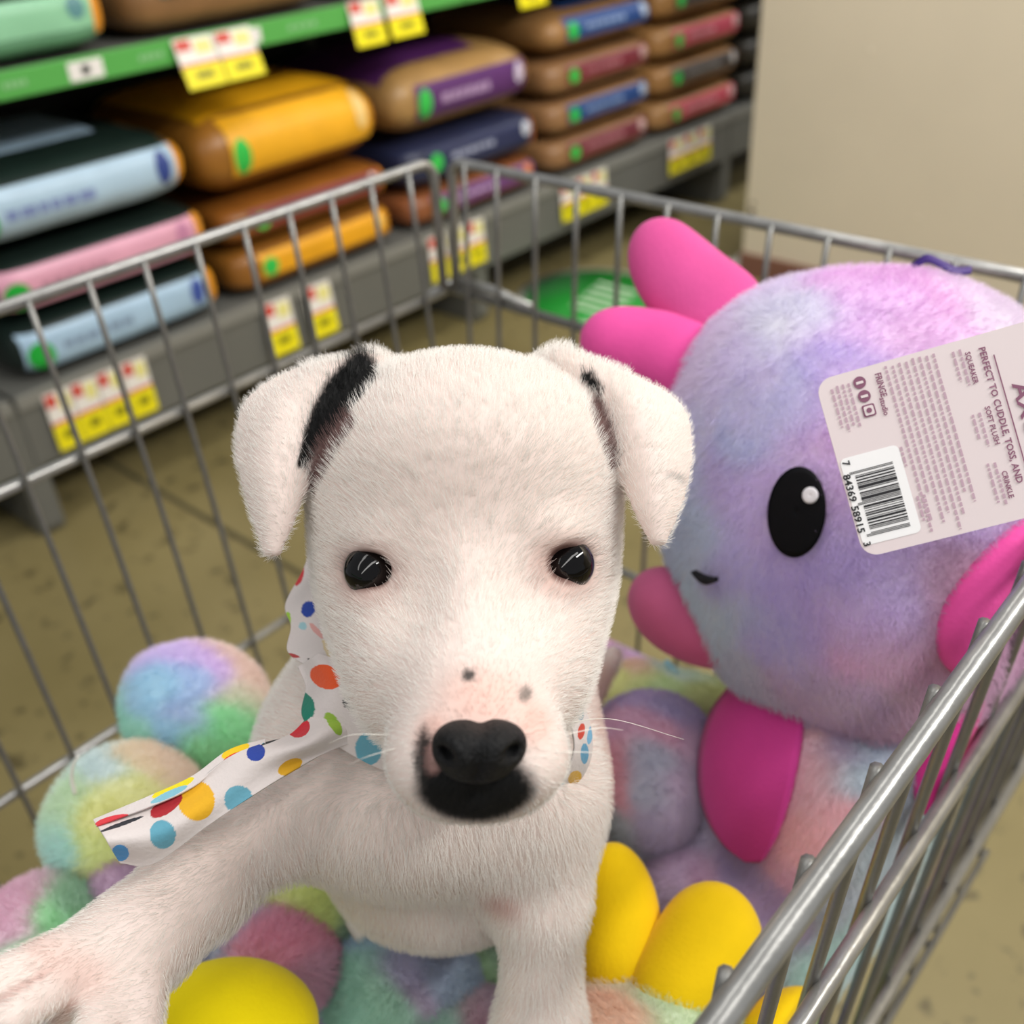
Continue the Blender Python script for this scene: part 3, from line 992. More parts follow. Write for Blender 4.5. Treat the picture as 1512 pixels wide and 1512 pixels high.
# ---- flower like plush under the puppy: yellow centre, pastel lobes
t2 = empty('plush_toy', P(430, 1480, 0.44), 'tie-dye plush toy with a smooth yellow dome, under the raised paw', 'plush toy', 'tie-dye plush toys in the cart')
V, Q = implicit([U(0.004, ep(338, 1518, 0.40, 132, 94, 0.03))], 0.002)
addw('yellow_dome', W(relax(V, Q, 2)), Q, velour('#ffe600'), t2)
plush_part('lobe', [U(0.004, ep(412, 1418, 0.455, 86, 64, 0.028, 15))], 0.0022, lambda S_: anchors([
    ((420, 1370, 0.43), '#e9749f'), ((450, 1400, 0.43), '#de6f9a'), ((380, 1380, 0.43), '#e08aac'), ((400, 1430, 0.43), '#c99a9c'), ((340, 1400, 0.43), '#93a7c0'), ((460, 1440, 0.43), '#c27fa6')], surf=S_), t2, 12000, 0.007)
plush_part('lobe', [U(0.004, ep(455, 1340, 0.485, 84, 62, 0.028, 35))], 0.0022, lambda S_: anchors([
    ((440, 1310, 0.46), '#d3ea5a'), ((460, 1330, 0.46), '#cbe458'), ((505, 1360, 0.46), '#5f9a72'), ((400, 1345, 0.46), '#d6d884')], surf=S_), t2, 10000, 0.007)
plush_part('lobe', [U(0.004, ep(592, 1455, 0.47, 112, 88, 0.034, 5))], 0.0022, lambda S_: anchors([
    ((540, 1400, 0.44), '#7aa7c4'), ((600, 1400, 0.44), '#7f92b8'), ((520, 1460, 0.44), '#6fbfa4'), ((600, 1440, 0.44), '#8d86b4'), ((650, 1420, 0.44), '#6c7fa6'), ((560, 1490, 0.44), '#7fbfa0'), ((610, 1480, 0.44), '#a98ab0'), ((670, 1470, 0.44), '#5f86a0')], surf=S_), t2, 16000, 0.007)
plush_part('lobe', [U(0.004, ep(712, 1430, 0.51, 75, 78, 0.034))], 0.0022, lambda S_: anchors([
    ((690, 1400, 0.48), '#c2b04e'), ((715, 1420, 0.48), '#3f8a5a'), ((740, 1400, 0.48), '#3a6f58'), ((700, 1460, 0.48), '#6fb05c')], surf=S_), t2, 9000, 0.007)
plush_part('lobe', [U(0.004, ep(690, 1540, 0.45, 110, 62, 0.034))], 0.0022, lambda S_: anchors([
    ((640, 1500, 0.43), '#86b8a8'), ((690, 1490, 0.43), '#a86a86'), ((740, 1500, 0.43), '#8f86a6')], surf=S_), t2, 10000, 0.007)
pts = np.array([c3(x, y_, d) for x, y_, d in ((516, 1358, .45), (530, 1372, .448), (536, 1392, .446))])
V, Q = implicit([U(0.003, cp((514, 1356, .47), (534, 1384, .462), 9, 11))], 0.0012)
addw('care_label', W(relax(V, Q, 1)), Q, hexmat('#d8d3c8', 0.8), t2)
# the pastel ball that carries the raised paw
plush_part('lobe', [U(0.006, ep(95, 1655, 0.322, 150, 128, 0.042))], 0.0026, lambda S_: anchors([
    ((60, 1560, 0.30), '#8fd3a0'), ((140, 1560, 0.30), '#e0d676'), ((0, 1560, 0.30), '#d99cba')], surf=None), t2, 12000, 0.006)

# ---- flower plush with yellow petals, right of the puppy's leg
t3 = empty('plush_flower', P(960, 1500, 0.44), 'pastel plush flower with yellow velour petals beside the front leg', 'plush toy')
def petal(prims, name='petal'):
    V, Q = implicit(prims + [inside_cart(-0.080)], 0.0016)
    return addw(name, W(relax(V, Q, 2)), Q, velour('#f6cc00'), t3)
petal([U(0.012, ep(908, 1310, 0.442, 46, 66, 0.012, -4)), U(0.02, ep(915, 1385, 0.438, 54, 75, 0.014)), U(0.02, ep(920, 1440, 0.432, 48, 50, 0.014))])
petal([U(0.012, ep(1052, 1362, 0.430, 56, 56, 0.012, 0)), U(0.02, ep(1042, 1410, 0.425, 74, 62, 0.014)), U(0.02, ep(1000, 1460, 0.418, 70, 50, 0.014))])
petal([U(0.02, ep(1200, 1530, 0.415, 108, 68, 0.02))])
plush_part('face', [U(0.006, ep(950, 1540, 0.42, 150, 98, 0.04))], 0.0024, lambda S_: anchors([
    ((885, 1470, 0.40), '#d99a72'), ((900, 1500, 0.40), '#dba57c'), ((950, 1480, 0.40), '#a9c79a'), ((990, 1500, 0.40), '#b5cf9a'), ((930, 1450, 0.40), '#bfb58c')], surf=S_), t3, 14000, 0.005)

# ---- plush squeezed between puppy and axolotl
t4 = empty('plush_toy', P(960, 1240, 0.56), 'purple pink and grey plush toy with a lime top, behind the puppy', 'plush toy', 'tie-dye plush toys in the cart')
plush_part('body', [U(0.02, ep(962, 1100, 0.55, 88, 76, 0.036)), U(0.02, ep(960, 1180, 0.535, 82, 74, 0.036))], 0.0024, lambda S_: anchors([
    ((930, 1030, 0.52), '#9a7cc0'), ((990, 1050, 0.52), '#8f86c4'), ((1010, 1055, 0.52), '#8d79b8'), ((920, 1065, 0.52), '#c583ae'), ((970, 1075, 0.51), '#cf86ac'), ((1010, 1090, 0.51), '#b98ab4'),
    ((960, 1120, 0.51), '#8f98b4'), ((960, 1170, 0.51), '#8d92ac'), ((1000, 1150, 0.51), '#a48ab2'), ((905, 1130, 0.51), '#cf6a86'), ((910, 1170, 0.51), '#c7657e'), ((960, 1225, 0.51), '#8a78a6'), ((1000, 1220, 0.51), '#9078a4'), ((900, 1215, 0.51), '#90a0a8')], surf=S_, namp=0.006), t4, 14000, 0.005)
plush_part('top', [U(0.01, ep(962, 1030, 0.60, 84, 46, 0.03, 14)), U(0.01, ep(1030, 1040, 0.605, 50, 40, 0.026))], 0.0024, lambda S_: anchors([
    ((920, 1000, 0.58), '#dbe86a'), ((960, 1010, 0.58), '#d2ea7a'), ((990, 1015, 0.58), '#bfe48c'), ((950, 990, 0.58), '#e6b09a'), ((1035, 1025, 0.58), '#bcc85c'), ((1000, 1000, 0.58), '#b9cfc8')], surf=S_), t4, 9000, 0.006)
V, Q = implicit([U(0.003, cp((985, 978, .60), (995, 996, .598), 5, 9))], 0.0012)
addw('blue_tuft', W(V), Q, hexmat('#8fc3d6', 0.8), t4)

# ================================================================== PLUSH AXOLOTL
ax = empty('plush_axolotl', P(1180, 1330, 0.52), 'big headed purple and pink tie-dye plush axolotl with hot pink gills', 'plush toy')
HD = 0.50
head_prims = [U(0.03, ep(1262, 745, HD, 280, 330, 0.092, -6)), U(0.03, ep(1165, 610, HD, 145, 155, 0.07)), U(0.03, ep(1340, 590, HD, 160, 150, 0.07)), U(0.04, ep(1285, 900, HD, 170, 160, 0.07)), inside_cart(-0.069)]
hV, hQ = implicit(head_prims, 0.0026)
hV = W(relax(hV, hQ, 3))
HS = Surf(hV, hQ)
hcol = anchors([((1085, 450, .42), '#d9e0ea'), ((1170, 405, .42), '#d9d3ee'), ((1250, 392, .42), '#e4d3f0'), ((1040, 520, .42), '#d2c0e6'), ((1150, 470, .42), '#ccc8ec'), ((1270, 470, .4), '#d7aaea'), ((1240, 520, .4), '#b59be8'),
    ((1300, 440, .4), '#dda8e8'), ((1370, 440, .4), '#f0a4d8'), ((1400, 470, .4), '#eeb0e0'), ((1340, 490, .4), '#e2b2ee'), ((1440, 450, .4), '#dcc6f2'), ((1330, 400, .4), '#e6d6f0'), ((1500, 480, .42), '#dccdf2'),
    ((1090, 560, .4), '#cbb6e6'), ((1150, 570, .4), '#b7b4ea'), ((1200, 560, .4), '#b3a4e8'), ((1240, 570, .4), '#c8a6ea'), ((1050, 620, .4), '#c9b9e2'), ((1110, 640, .4), '#a9b6ea'), ((1170, 650, .4), '#c2a6e2'), ((1200, 640, .4), '#d49ad6'),
    ((1020, 690, .4), '#bcbfe4'), ((1090, 720, .4), '#bda4e0'), ((1130, 700, .4), '#c099d8'), ((1010, 800, .4), '#b5c3dc'), ((1070, 800, .4), '#b4a6e2'), ((1220, 840, .4), '#ab8ed8'), ((1130, 870, .4), '#a98fd8'), ((1030, 870, .4), '#b9ccd8'),
    ((1070, 920, .4), '#b0c4d2'), ((1120, 930, .4), '#a996d8'), ((1200, 930, .4), '#a88ad4'), ((1260, 900, .4), '#b08cce'), ((1270, 950, .4), '#cf84b4'), ((1330, 960, .4), '#c68cba'), ((1400, 930, .4), '#a8527e'), ((1380, 870, .4), '#9a5a8e'),
    ((1120, 990, .4), '#a9aec2'), ((1200, 1020, .4), '#b38cb8'), ((1280, 1040, .4), '#b38abc'), ((1350, 1050, .4), '#c08aae'), ((1300, 860, .4), '#a386c8'), ((1440, 1000, .4), '#b87aa8'), ((1460, 640, .4), '#cfb0ea'), ((1380, 700, .4), '#b89ce0')],
    surf=HS, namp=0.011, nscale=70, sharp=20)
addw('head', hV, hQ, plush_skin, ax, colors=np.clip(hcol(hV) * 0.9, 0, 1))
EYE = (1180, 755, 42, 67)
def not_eye(p):
    x, y_, d = to_px(p)
    return ~((((x - EYE[0]) / (EYE[2] - 3)) ** 2 + ((y_ - EYE[1]) / (EYE[3] - 3)) ** 2 < 1) & (d < HD - 0.02))
hflow = lambda p: R @ np.array([0.3, -0.8, 0.0]) + np.stack([wob(p, 40, 2), wob(p, 40, 5), wob(p, 40, 8)], -1) * 0.7
fur('pile', ax, hV, hQ, 110000, lambda p: 0.0068 * (1 + 0.3 * wob(p, 120, 3)), hflow, 0.5, hcol, 0.00010, keep=not_eye, jit=0.45, curl=0.08)
# embroidered eye, highlight and mouth
PX, PY_ = ellipse_px(*EYE[:2], EYE[2] - 1, EYE[3] - 1, 4)
V, Q = polar_vf(HS.patch(PX, PY_, 0.0034))
eye = solid(addw('eye', V, Q, mat('eye_felt', lin('#050509'), 0.6, spec=0.15, bump=0.1, bscale=900), ax), 0.0012, 0)
PX, PY_ = ellipse_px(1200, 731, 11, 12, 0, 4, 18)
V, Q = polar_vf(HS.patch(PX, PY_, 0.0050))
solid(addw('eye_highlight', V, Q, hexmat('#f4f2f6', 0.6), eye), 0.001, 0)
u = np.linspace(0, 1, 12)
PX = np.stack([1037 + 32 * u, 1037 + 32 * u], 0)
PY_ = np.stack([838 + 10 * u + 3 * np.sin(u * 3.1), 840 + 14 * u + 9 * np.sin(u * 3.1)], 0)
V, Q = grid_vf(HS.patch(PX, PY_, 0.005))
solid(addw('mouth', V, Q, hexmat('#0d0c12', 0.8), ax), 0.003, 0)
# gills: flat stuffed velour petals
def gill(pts, radii, thick, name='gill', hexc='#ea4fa6'):
    pr = []
    for i in range(len(pts) - 1):
        a_, b_ = np.array(pts[i], float), np.array(pts[i + 1], float)
        for t in np.linspace(0, 1, 5)[:-1] if i < len(pts) - 2 else np.linspace(0, 1, 5):
            q = a_ * (1 - t) + b_ * t
            r = radii[i] * (1 - t) + radii[i + 1] * t
            pr.append(U(0.010, ep(q[0], q[1], q[2], r, r, thick)))
    V, Q = implicit(pr + [inside_cart(-0.070)], 0.0018)
    return addw(name, W(relax(V, Q, 3)), Q, velour(hexc), ax)
gill([(972, 362, .525), (990, 395, .525), (1022, 430, .52), (1070, 470, .51)], [34, 46, 55, 62], 0.009, hexc='#dd5599')
gill([(896, 502, .515), (935, 512, .515), (985, 522, .51), (1030, 545, .505)], [36, 44, 48, 50], 0.010, hexc='#e6529f')
gill([(972, 882, .515), (1005, 910, .515), (1050, 925, .512), (1095, 930, .508)], [40, 46, 48, 45], 0.02, name='lower_gill', hexc='#d0648f')
gill([(1430, 962, .415), (1452, 905, .413), (1505, 845, .418), (1560, 810, .43)], [34, 52, 62, 60], 0.012, hexc='#f255a8')
gill([(1390, 1185, .452), (1404, 1130, .452), (1422, 1070, .45), (1450, 1000, .45)], [28, 38, 44, 45], 0.010, hexc='#e83d9c')
# body with belly panel, legs
body_prims = [U(0.03, ep(1215, 1160, 0.515, 175, 190, 0.07, -10)), U(0.03, ep(1240, 1290, 0.525, 185, 140, 0.075)), U(0.03, ep(1330, 1180, 0.51, 115, 170, 0.06)),
              U(0.02, ep(1050, 1330, 0.515, 100, 66, 0.035, 25)), U(0.02, ep(1130, 1400, 0.495, 125, 75, 0.04, 20)), inside_cart(-0.084)]
bV, bQ = implicit(body_prims, 0.0026)
bV = W(relax(bV, bQ, 3))
BS = Surf(bV, bQ)
bcol = anchors([((1060, 1060, .42), '#cf9ac4'), ((1050, 1130, .42), '#b9a6cc'), ((1060, 1220, .42), '#a9a2c8'), ((1100, 1290, .42), '#8f7cc0'), ((1040, 1300, .44), '#c08abb'), ((1000, 1310, .44), '#b58fbe'), ((1070, 1330, .44), '#b98abf'), ((1010, 1350, .44), '#b0a6c6'),
    ((1210, 1080, .41), '#d8a4ae'), ((1200, 1150, .41), '#d495a4'), ((1190, 1230, .41), '#d98a94'), ((1170, 1290, .41), '#c87aa0'), ((1250, 1080, .41), '#b096c4'), ((1290, 1090, .41), '#94a6c0'), ((1290, 1150, .41), '#92a8b8'), ((1290, 1250, .41), '#97a9b2'),
    ((1240, 1220, .41), '#d88a98'), ((1150, 1330, .41), '#9a6cb0'), ((1220, 1330, .41), '#8f9aa8'), ((1230, 1400, .41), '#86b4ac'), ((1180, 1430, .41), '#7fb0a4'), ((1300, 1350, .41), '#9ab2b4'), ((1350, 1300, .41), '#c07a9c'), ((1390, 1330, .41), '#cb86a8'), ((1420, 1230, .41), '#b6a8d2'), ((1450, 1200, .42), '#b0aad0'), ((1400, 1400, .41), '#a8a6b8'), ((1120, 1400, .41), '#9a7ab2')],
    surf=BS, namp=0.008, nscale=70)
addw('body', bV, bQ, plush_skin, ax, colors=np.clip(bcol(bV) * 0.9, 0, 1))
L_ = spline([(1098, 1010), (1062, 1060), (1046, 1125), (1052, 1190), (1078, 1240), (1112, 1268)], 26)
R_ = spline([(1190, 1035), (1188, 1080), (1178, 1140), (1166, 1190), (1150, 1235), (1132, 1268)], 26)
t = np.linspace(0, 1, 16)[None, :]
PX = L_[:, :1] * (1 - t) + R_[:, :1] * t
PY_ = L_[:, 1:] * (1 - t) + R_[:, 1:] * t
V, Q = grid_vf(BS.patch(PX, PY_, 0.0055))
solid(addw('belly_panel', V, Q, velour('#cf3f92'), ax), 0.006, -1)
def not_belly(p):
    x, y_, d = to_px(p)
    xl = np.interp(y_, L_[:, 1], L_[:, 0])
    xr = np.interp(y_, R_[:, 1], R_[:, 0])
    return ~((y_ > 1015) & (y_ < 1266) & (x > xl + 3) & (x < xr - 3) & (d < 0.54))
fur('pile', ax, bV, bQ, 55000, lambda p: 0.0058 * (1 + 0.3 * wob(p, 120, 3)), lambda p: np.array([0, 0, -1.0]) + 0.6 * np.stack([wob(p, 40, 2), wob(p, 40, 5), wob(p, 40, 8)], -1), 0.5, bcol, 0.00010, keep=not_belly, jit=0.45)
# purple ribbon on the crown
pts = spline([(1345, 396, .478), (1368, 382, .474), (1390, 390, .47), (1412, 400, .47), (1434, 399, .474)], 20)
top_ = np.array([P(x, y_ - 5, d) for x, y_, d in pts])
bot_ = np.array([P(x, y_ + 5, d - 0.004) for x, y_, d in pts])
V, Q = grid_vf(np.stack([top_, bot_], 0))
solid(addw('ribbon', V, Q, mat('ribbon_purple', lin('#3c1f78'), 0.5), ax), 0.0012, 0)

# ---- hang tag of the axolotl
TAGC = [(1203, 563), (1602, 412), (1640, 752), (1276, 824)]      # card corners: left-top, right-top, right-bottom, left-bottom
TAGD = [0.352, 0.335, 0.330, 0.350]
Tc = [P(*p, d) for p, d in zip(TAGC, TAGD)]
tg = empty('hang_tag', Tc[3], 'pale pink printed cardboard hang tag with barcode on the axolotl', 'hang tag')
# frame: reading direction runs down the picture, lines stack towards the left
e_v = (Tc[3] - Tc[0])                      # text direction (left-top -> left-bottom)
LV = np.linalg.norm(e_v)
e_v = e_v / LV
e_u = Tc[1] - Tc[0]
e_u = e_u - e_v * (e_u @ e_v)
LU = np.linalg.norm(e_u)
e_u = e_u / LU                             # towards the right: "up" for the reader
e_n = np.cross(e_v, e_u)
if e_n @ (CAM - Tc[0]) < 0:
    e_n = -e_n
def TG(u_, v_, n_=0.0):                    # u along the card from its left edge (m), v down (m)
    return Tc[0] + e_u * u_ + e_v * v_ + e_n * n_
def tag_uv(px, py):                        # pixel -> card coordinates
    r = ray(px, py)
    q = CAM + r * (((Tc[0] - CAM) @ e_n) / (r @ e_n)) - Tc[0]
    return q @ e_u, q @ e_v
def rrect(u0, u1, v0, v1, rad, n=6):
    o_ = []
    for cu_, cv_, a0 in ((u1 - rad, v1 - rad, 0), (u0 + rad, v1 - rad, 90), (u0 + rad, v0 + rad, 180), (u1 - rad, v0 + rad, 270)):
        for k in range(n + 1):
            an = math.radians(a0 + 90 * k / n)
            o_.append((cu_ + rad * math.cos(an), cv_ + rad * math.sin(an)))
    return o_
def flat(name, outline, m, n0, t=0.0, parent=tg):
    me = bpy.data.meshes.new(name)
    top_ = [TG(u_, v_, n0) - origin(parent) for u_, v_ in outline]
    k = len(top_)
    vs, fs = [tuple(x) for x in top_], [tuple(range(k))]
    if t:
        vs += [tuple(x - e_n * t) for x in top_]
        fs += [tuple(range(2 * k - 1, k - 1, -1))] + [(i, (i + 1) % k, k + (i + 1) % k, k + i) for i in range(k)]
    me.from_pydata(vs, [], fs)
    me.polygons.foreach_set('use_smooth', np.zeros(len(me.polygons), dtype=bool))
    return add(name, me, m, parent)
card = flat('card', rrect(0, LU, 0, LV, 0.0055), mat('tag_card', lin('#e9dadb'), 0.42), 0.0, 0.0006)
ink = hexmat('#8a5570', 0.6)
ink_l = hexmat('#c3a4b3', 0.6)
ink_k = hexmat('#17151a', 0.6)
u0, v0 = tag_uv(1240, 683)
u1, v1 = tag_uv(1346, 800)
u0b, v0b = tag_uv(1235, 680)
flat('barcode_field', rrect(0.0008, tag_uv(1330, 690)[0] + 0.001, v0 - 0.001, LV - 0.004, 0.002), hexmat('#fbf9f9', 0.45), 0.0002)
# bars lie across the reading direction
bu0, bu1 = tag_uv(1261, 698)[0], tag_uv(1320, 690)[0]
bv0, bv1 = tag_uv(1285, 690)[1], tag_uv(1310, 785)[1]
bits = '10100010110011001101011110100011010101111010101001110100100110110010111001100110101000010101'
bw = (bv1 - bv0) / len(bits)
i = 0
while i < len(bits):
    j = i
    while j < len(bits) and bits[j] == '1':
        j += 1
    if j > i:
        long_ = 0.0016 if (i < 3 or i > len(bits) - 4 or 43 < i < 49) else 0.0
        flat('bar', [(bu0 - long_, bv0 + i * bw), (bu1, bv0 + i * bw), (bu1, bv0 + j * bw), (bu0 - long_, bv0 + j * bw)], ink_k, 0.0004)
    i = max(j, i + 1)
rot = Matrix((list(e_v), list(e_u), list(np.cross(e_v, e_u)))).transposed()
if np.cross(e_v, e_u) @ e_n < 0:           # keep the letters facing the camera side
    rot = Matrix((list(e_v), list(e_u), list(-e_n))).transposed()
def text(s_, px, py, size, m, name='print', width=None, bold=0.022):
    cv_ = bpy.data.curves.new(name, 'FONT')
    cv_.body = s_
    cv_.size = size
    cv_.resolution_u = 2
    cv_.offset = size * bold
    o_ = bpy.data.objects.new(name, cv_)
    COL.objects.link(o_)
    bpy.context.view_layer.update()
    dg = bpy.context.evaluated_depsgraph_get()
    me = bpy.data.meshes.new_from_object(o_.evaluated_get(dg))
    bpy.data.objects.remove(o_)
    if width:
        xs = [v.co.x for v in me.vertices]
        k = width / (max(xs) - min(xs))
        for v in me.vertices:
            v.co.x *= k
    u_, v_ = tag_uv(px, py) if not isinstance(px, tuple) else px
    loc = TG(u_, v_, 0.0005) - origin(tg)
    sgn = 1 if np.cross(e_v, e_u) @ e_n > 0 else -1
    me.transform(Matrix.Translation(loc) @ Matrix((list(e_v), list(e_u), list(e_n))).transposed().to_4x4())
    me.materials.clear()
    me.materials.append(m)
    return add(name, me, None, tg)
MM = 0.352 / F
def span(a_, b_):
    return tag_uv(*b_)[1] - tag_uv(*a_)[1]
text('7', 1243, 682, 0.0034, ink_k)
text('84369', 1244, 702, 0.0034, ink_k, width=span((1248, 702), (1266, 740)))
text('58915', 1256, 748, 0.0034, ink_k, width=span((1261, 748), (1278, 786)))
text('3', 1274, 801, 0.0034, ink_k)
text('AXOLOTL', 1494, 568, 0.0072, ink, width=span((1494, 568), (1545, 740)))
text('PERFECT TO CUDDLE, TOSS, AND', 1444, 514, 0.0030, ink, width=span((1444, 514), (1506, 712)))
text('SQUEAKER', 1424, 521, 0.0024, ink, width=span((1424, 521), (1444, 566)))
text('SOFT PLUSH', 1453, 601, 0.0024, ink, width=span((1453, 601), (1475, 655)))
text('CRINKLE', 1478, 696, 0.0024, ink, width=span((1478, 696), (1492, 735)))
text('FRINGE', 1291, 552, 0.0030, ink, width=span((1291, 552), (1305, 585)))
text('studio', 1298, 588, 0.0026, ink, width=span((1298, 588), (1312, 612)))
# the rule beside the title
ua, va = tag_uv(1466, 524)
flat('rule', [(ua, va), (ua + 0.0004, va), (ua + 0.0004, LV - 0.004), (ua, LV - 0.004)], ink, 0.0004)
# three small round icons
for px, py in ((1269, 565), (1276, 585), (1283, 606)):
    uu, vv = tag_uv(px, py)
    a = np.linspace(0, 2 * math.pi, 19)[:-1]
    if py > 600:
        ic = flat('icon', rrect(uu - .0021, uu + .0021, vv - .0021, vv + .0021, .0007), ink, 0.0004)
        flat('icon_field', rrect(uu - .0016, uu + .0016, vv - .0016, vv + .0016, .0006), mat('tag_card'), 0.0006)
        flat('icon_ring', [(uu + .0009 * math.cos(q), vv + .0009 * math.sin(q)) for q in a], ink, 0.0008)
    else:
        flat('icon', [(uu + .0021 * math.cos(q), vv + .0021 * math.sin(q)) for q in a], ink, 0.0004)
        flat('icon_mark', [(uu - .0012, vv - .0004), (uu + .0012, vv - .0004), (uu + .0012, vv + .0005), (uu - .0012, vv + .0005)], mat('tag_card'), 0.0006)
# paragraphs too small to read: rows of short strokes
def para(px, py, px2, py2, lines, du, hgt=0.0008):
    u_, v_ = tag_uv(px, py)
    v2 = tag_uv(px2, py2)[1]
    for k in range(lines):
        v = v_ + rng.uniform(0, 0.001)
        ve = v2 - rng.uniform(0, 0.25) * (v2 - v_)
        me = bpy.data.meshes.new('small_print')
        vs, fs = [], []
        while v < ve:
            wd = rng.uniform(0.0008, 0.0026)
            b0 = len(vs)
            for uu, vv in ((u_, v), (u_ + hgt, v), (u_ + hgt, min(v + wd, ve)), (u_, min(v + wd, ve))):
                vs.append(tuple(TG(uu, vv, 0.0004) - origin(tg)))
            fs.append((b0, b0 + 1, b0 + 2, b0 + 3))
            v += wd + 0.0005
        me.from_pydata(vs, [], fs)
        add('small_print', me, ink_l, tg)['kind'] = 'stuff'
        u_ -= du
para(1375, 520, 1460, 775, 8, 0.00225)
para(1250, 565, 1268, 640, 4, 0.0019)
para(1414, 515, 1432, 570, 2, 0.0022)
para(1443, 607, 1460, 660, 2, 0.0022)
para(1466, 682, 1486, 750, 2, 0.0022)
para(1328, 660, 1340, 697, 1, 0.002)
para(1362, 730, 1372, 770, 2, 0.0022)
# thin loop that ties the tag to the plush
hp = HS.hit(1500, 560)
ha = TG(LU - 0.006, LV * 0.35, 0)
hb = (hp[0] if hp is not None else P(1500, 560, .41))
V, Q = tube_vf(spline([ha, (ha + hb) / 2 + np.array([0, 0, 0.008]), hb], 12), 0.0006, 6)
addw('loop', V, Q, hexmat('#f1efe8', 0.4), tg)

# ================================================================== PUPPY
dog = empty('puppy', P(780, 1560, 0.40), 'white puppy with black nose and a polka dot bandana standing in the cart', 'dog')
def ear_pts(inner, outer, bulge, n=30, m=16):
    A_, B_ = spline(inner, n), spline(outer, n)
    t = np.linspace(0, 1, m)
    out = []
    for k in range(m):
        q = A_ * (1 - t[k]) + B_ * t[k]
        q = q.copy()
        q[:, 2] -= bulge * math.sin(math.pi * t[k]) * np.sin(np.linspace(0.25, 1, n) * math.pi)
        out.append(q)
    G = np.stack(out, 1)
    X = np.stack([(G[..., 0] - 756) / F * G[..., 2], (756 - G[..., 1]) / F * G[..., 2], -G[..., 2]], -1)
    return X
earL = ear_pts([(556, 536, .352), (512, 562, .346), (474, 620, .336), (452, 690, .327), (428, 760, .321), (406, 812, .319)],
               [(540, 532, .358), (450, 548, .354), (372, 594, .346), (357, 668, .337), (376, 745, .328), (398, 814, .320)], 0.012)
earR = ear_pts([(822, 532, .352), (868, 566, .346), (893, 618, .338), (918, 684, .330), (944, 748, .324), (968, 796, .321)],
               [(830, 526, .358), (920, 556, .354), (998, 602, .346), (1013, 665, .338), (1000, 735, .329), (974, 798, .321)], 0.012)
D = [
    U(0.010, ep(687, 745, 0.356, 220, 205, 0.056)),          # skull
    U(0.022, ep(690, 668, 0.345, 188, 118, 0.048)),          # forehead
    U(0.025, ep(690, 890, 0.340, 198, 158, 0.040)),          # cheeks
    U(0.022, ep(692, 1000, 0.315, 168, 130, 0.036)),         # muzzle root
    U(0.018, cp((688, 880, 0.318), (703, 1085, 0.268), 95, 92)),
    U(0.012, ep(642, 1120, 0.2705, 68, 66, 0.0185)),         # upper lips
    U(0.012, ep(766, 1118, 0.2705, 72, 66, 0.0185)),
    U(0.010, ep(700, 1155, 0.276, 76, 36, 0.018)),           # chin
    U(0.008, ep(585, 790, 0.313, 50, 22, 0.010, -12)),       # brows
    U(0.008, ep(798, 780, 0.313, 50, 22, 0.010, 12)),
    # ear roots
    U(0.014, cp((548, 560, 0.362), (530, 600, 0.358), 34, 46)),
    U(0.014, cp((828, 555, 0.362), (850, 600, 0.358), 36, 48)),
    U(0.005, cloud(earL.reshape(-1, 3), 0.0026)),
    U(0.005, cloud(earR.reshape(-1, 3), 0.0026)),
    # neck, chest, trunk
    U(0.030, cp((690, 900, 0.400), (650, 1080, 0.395), 190, 180)),
    U(0.020, ep(628, 1180, 0.380, 182, 108, 0.046)),
    U(0.012, ep(652, 1278, 0.420, 146, 104, 0.04)),
    U(0.030, ep(505, 1110, 0.400, 105, 120, 0.045)),
    U(0.024, ep(800, 1140, 0.385, 80, 105, 0.04)),
    U(0.040, cp((640, 1110, 0.41), (690, 1170, 0.53), 165, 185)),
    U(0.030, ep(620, 1220, 0.52, 105, 80, 0.05)),
    U(0.030, ep(800, 1230, 0.52, 65, 80, 0.05)),
    U(0.008, cp((840, 1080, 0.55), (905, 968, 0.54), 22, 14)),   # tail
    # standing front leg
    U(0.022, cp((798, 1190, 0.372), (802, 1330, 0.374), 60, 56)),
    U(0.010, cp((802, 1330, 0.374), (797, 1520, 0.388), 55, 58)),
    U(0.012, cp((797, 1520, 0.388), (798, 1610, 0.40), 57, 60)),
    U(0.010, ep(790, 1660, 0.390, 74, 46, 0.024)),
    # raised front leg and paw
    U(0.016, cp((480, 1168, 0.378), (395, 1228, 0.356), 80, 62)),
    U(0.010, cp((395, 1228, 0.356), (288, 1310, 0.336), 62, 66)),
    U(0.012, cp((288, 1313, 0.336), (205, 1388, 0.318), 66, 74)),
    U(0.008, cp((205, 1388, 0.318), (128, 1436, 0.306), 74, 76)),
    U(0.004, cp((85, 1412, 0.297), (-2, 1446, 0.284), 36, 32)),
    U(0.003, cp((85, 1450, 0.293), (14, 1500, 0.277), 37, 33)),
    U(0.003, cp((160, 1480, 0.296), (132, 1566, 0.277), 37, 34)),
    U(0.004, cp((205, 1462, 0.302), (200, 1552, 0.287), 40, 34)),
    # hollows beside the bridge of the nose and below the eyes
    ('s', 0.018, ep(592, 866, 0.2845, 34, 40, 0.008)), ('s', 0.018, ep(797, 858, 0.2845, 34, 40, 0.008)),
    # eye sockets, mouth line, nostril hollow
    ('s', 0.002, ep(547, 842, 0.300, 33, 26, 0.014, 14)),
    ('s', 0.002, ep(839, 833, 0.300, 33, 27, 0.014, -12)),
    ('s', 0.003, cp((706, 1150, 0.246), (703, 1172, 0.252), 5, 5)),
]
import time
dV, dQ = implicit(D, 0.0017)
dV = W(relax(dV, dQ, 2))
DS = Surf(dV, dQ)
NOSE = DS.hit(706, 1105)
EYL, EYR = (547, 840), (839, 830)

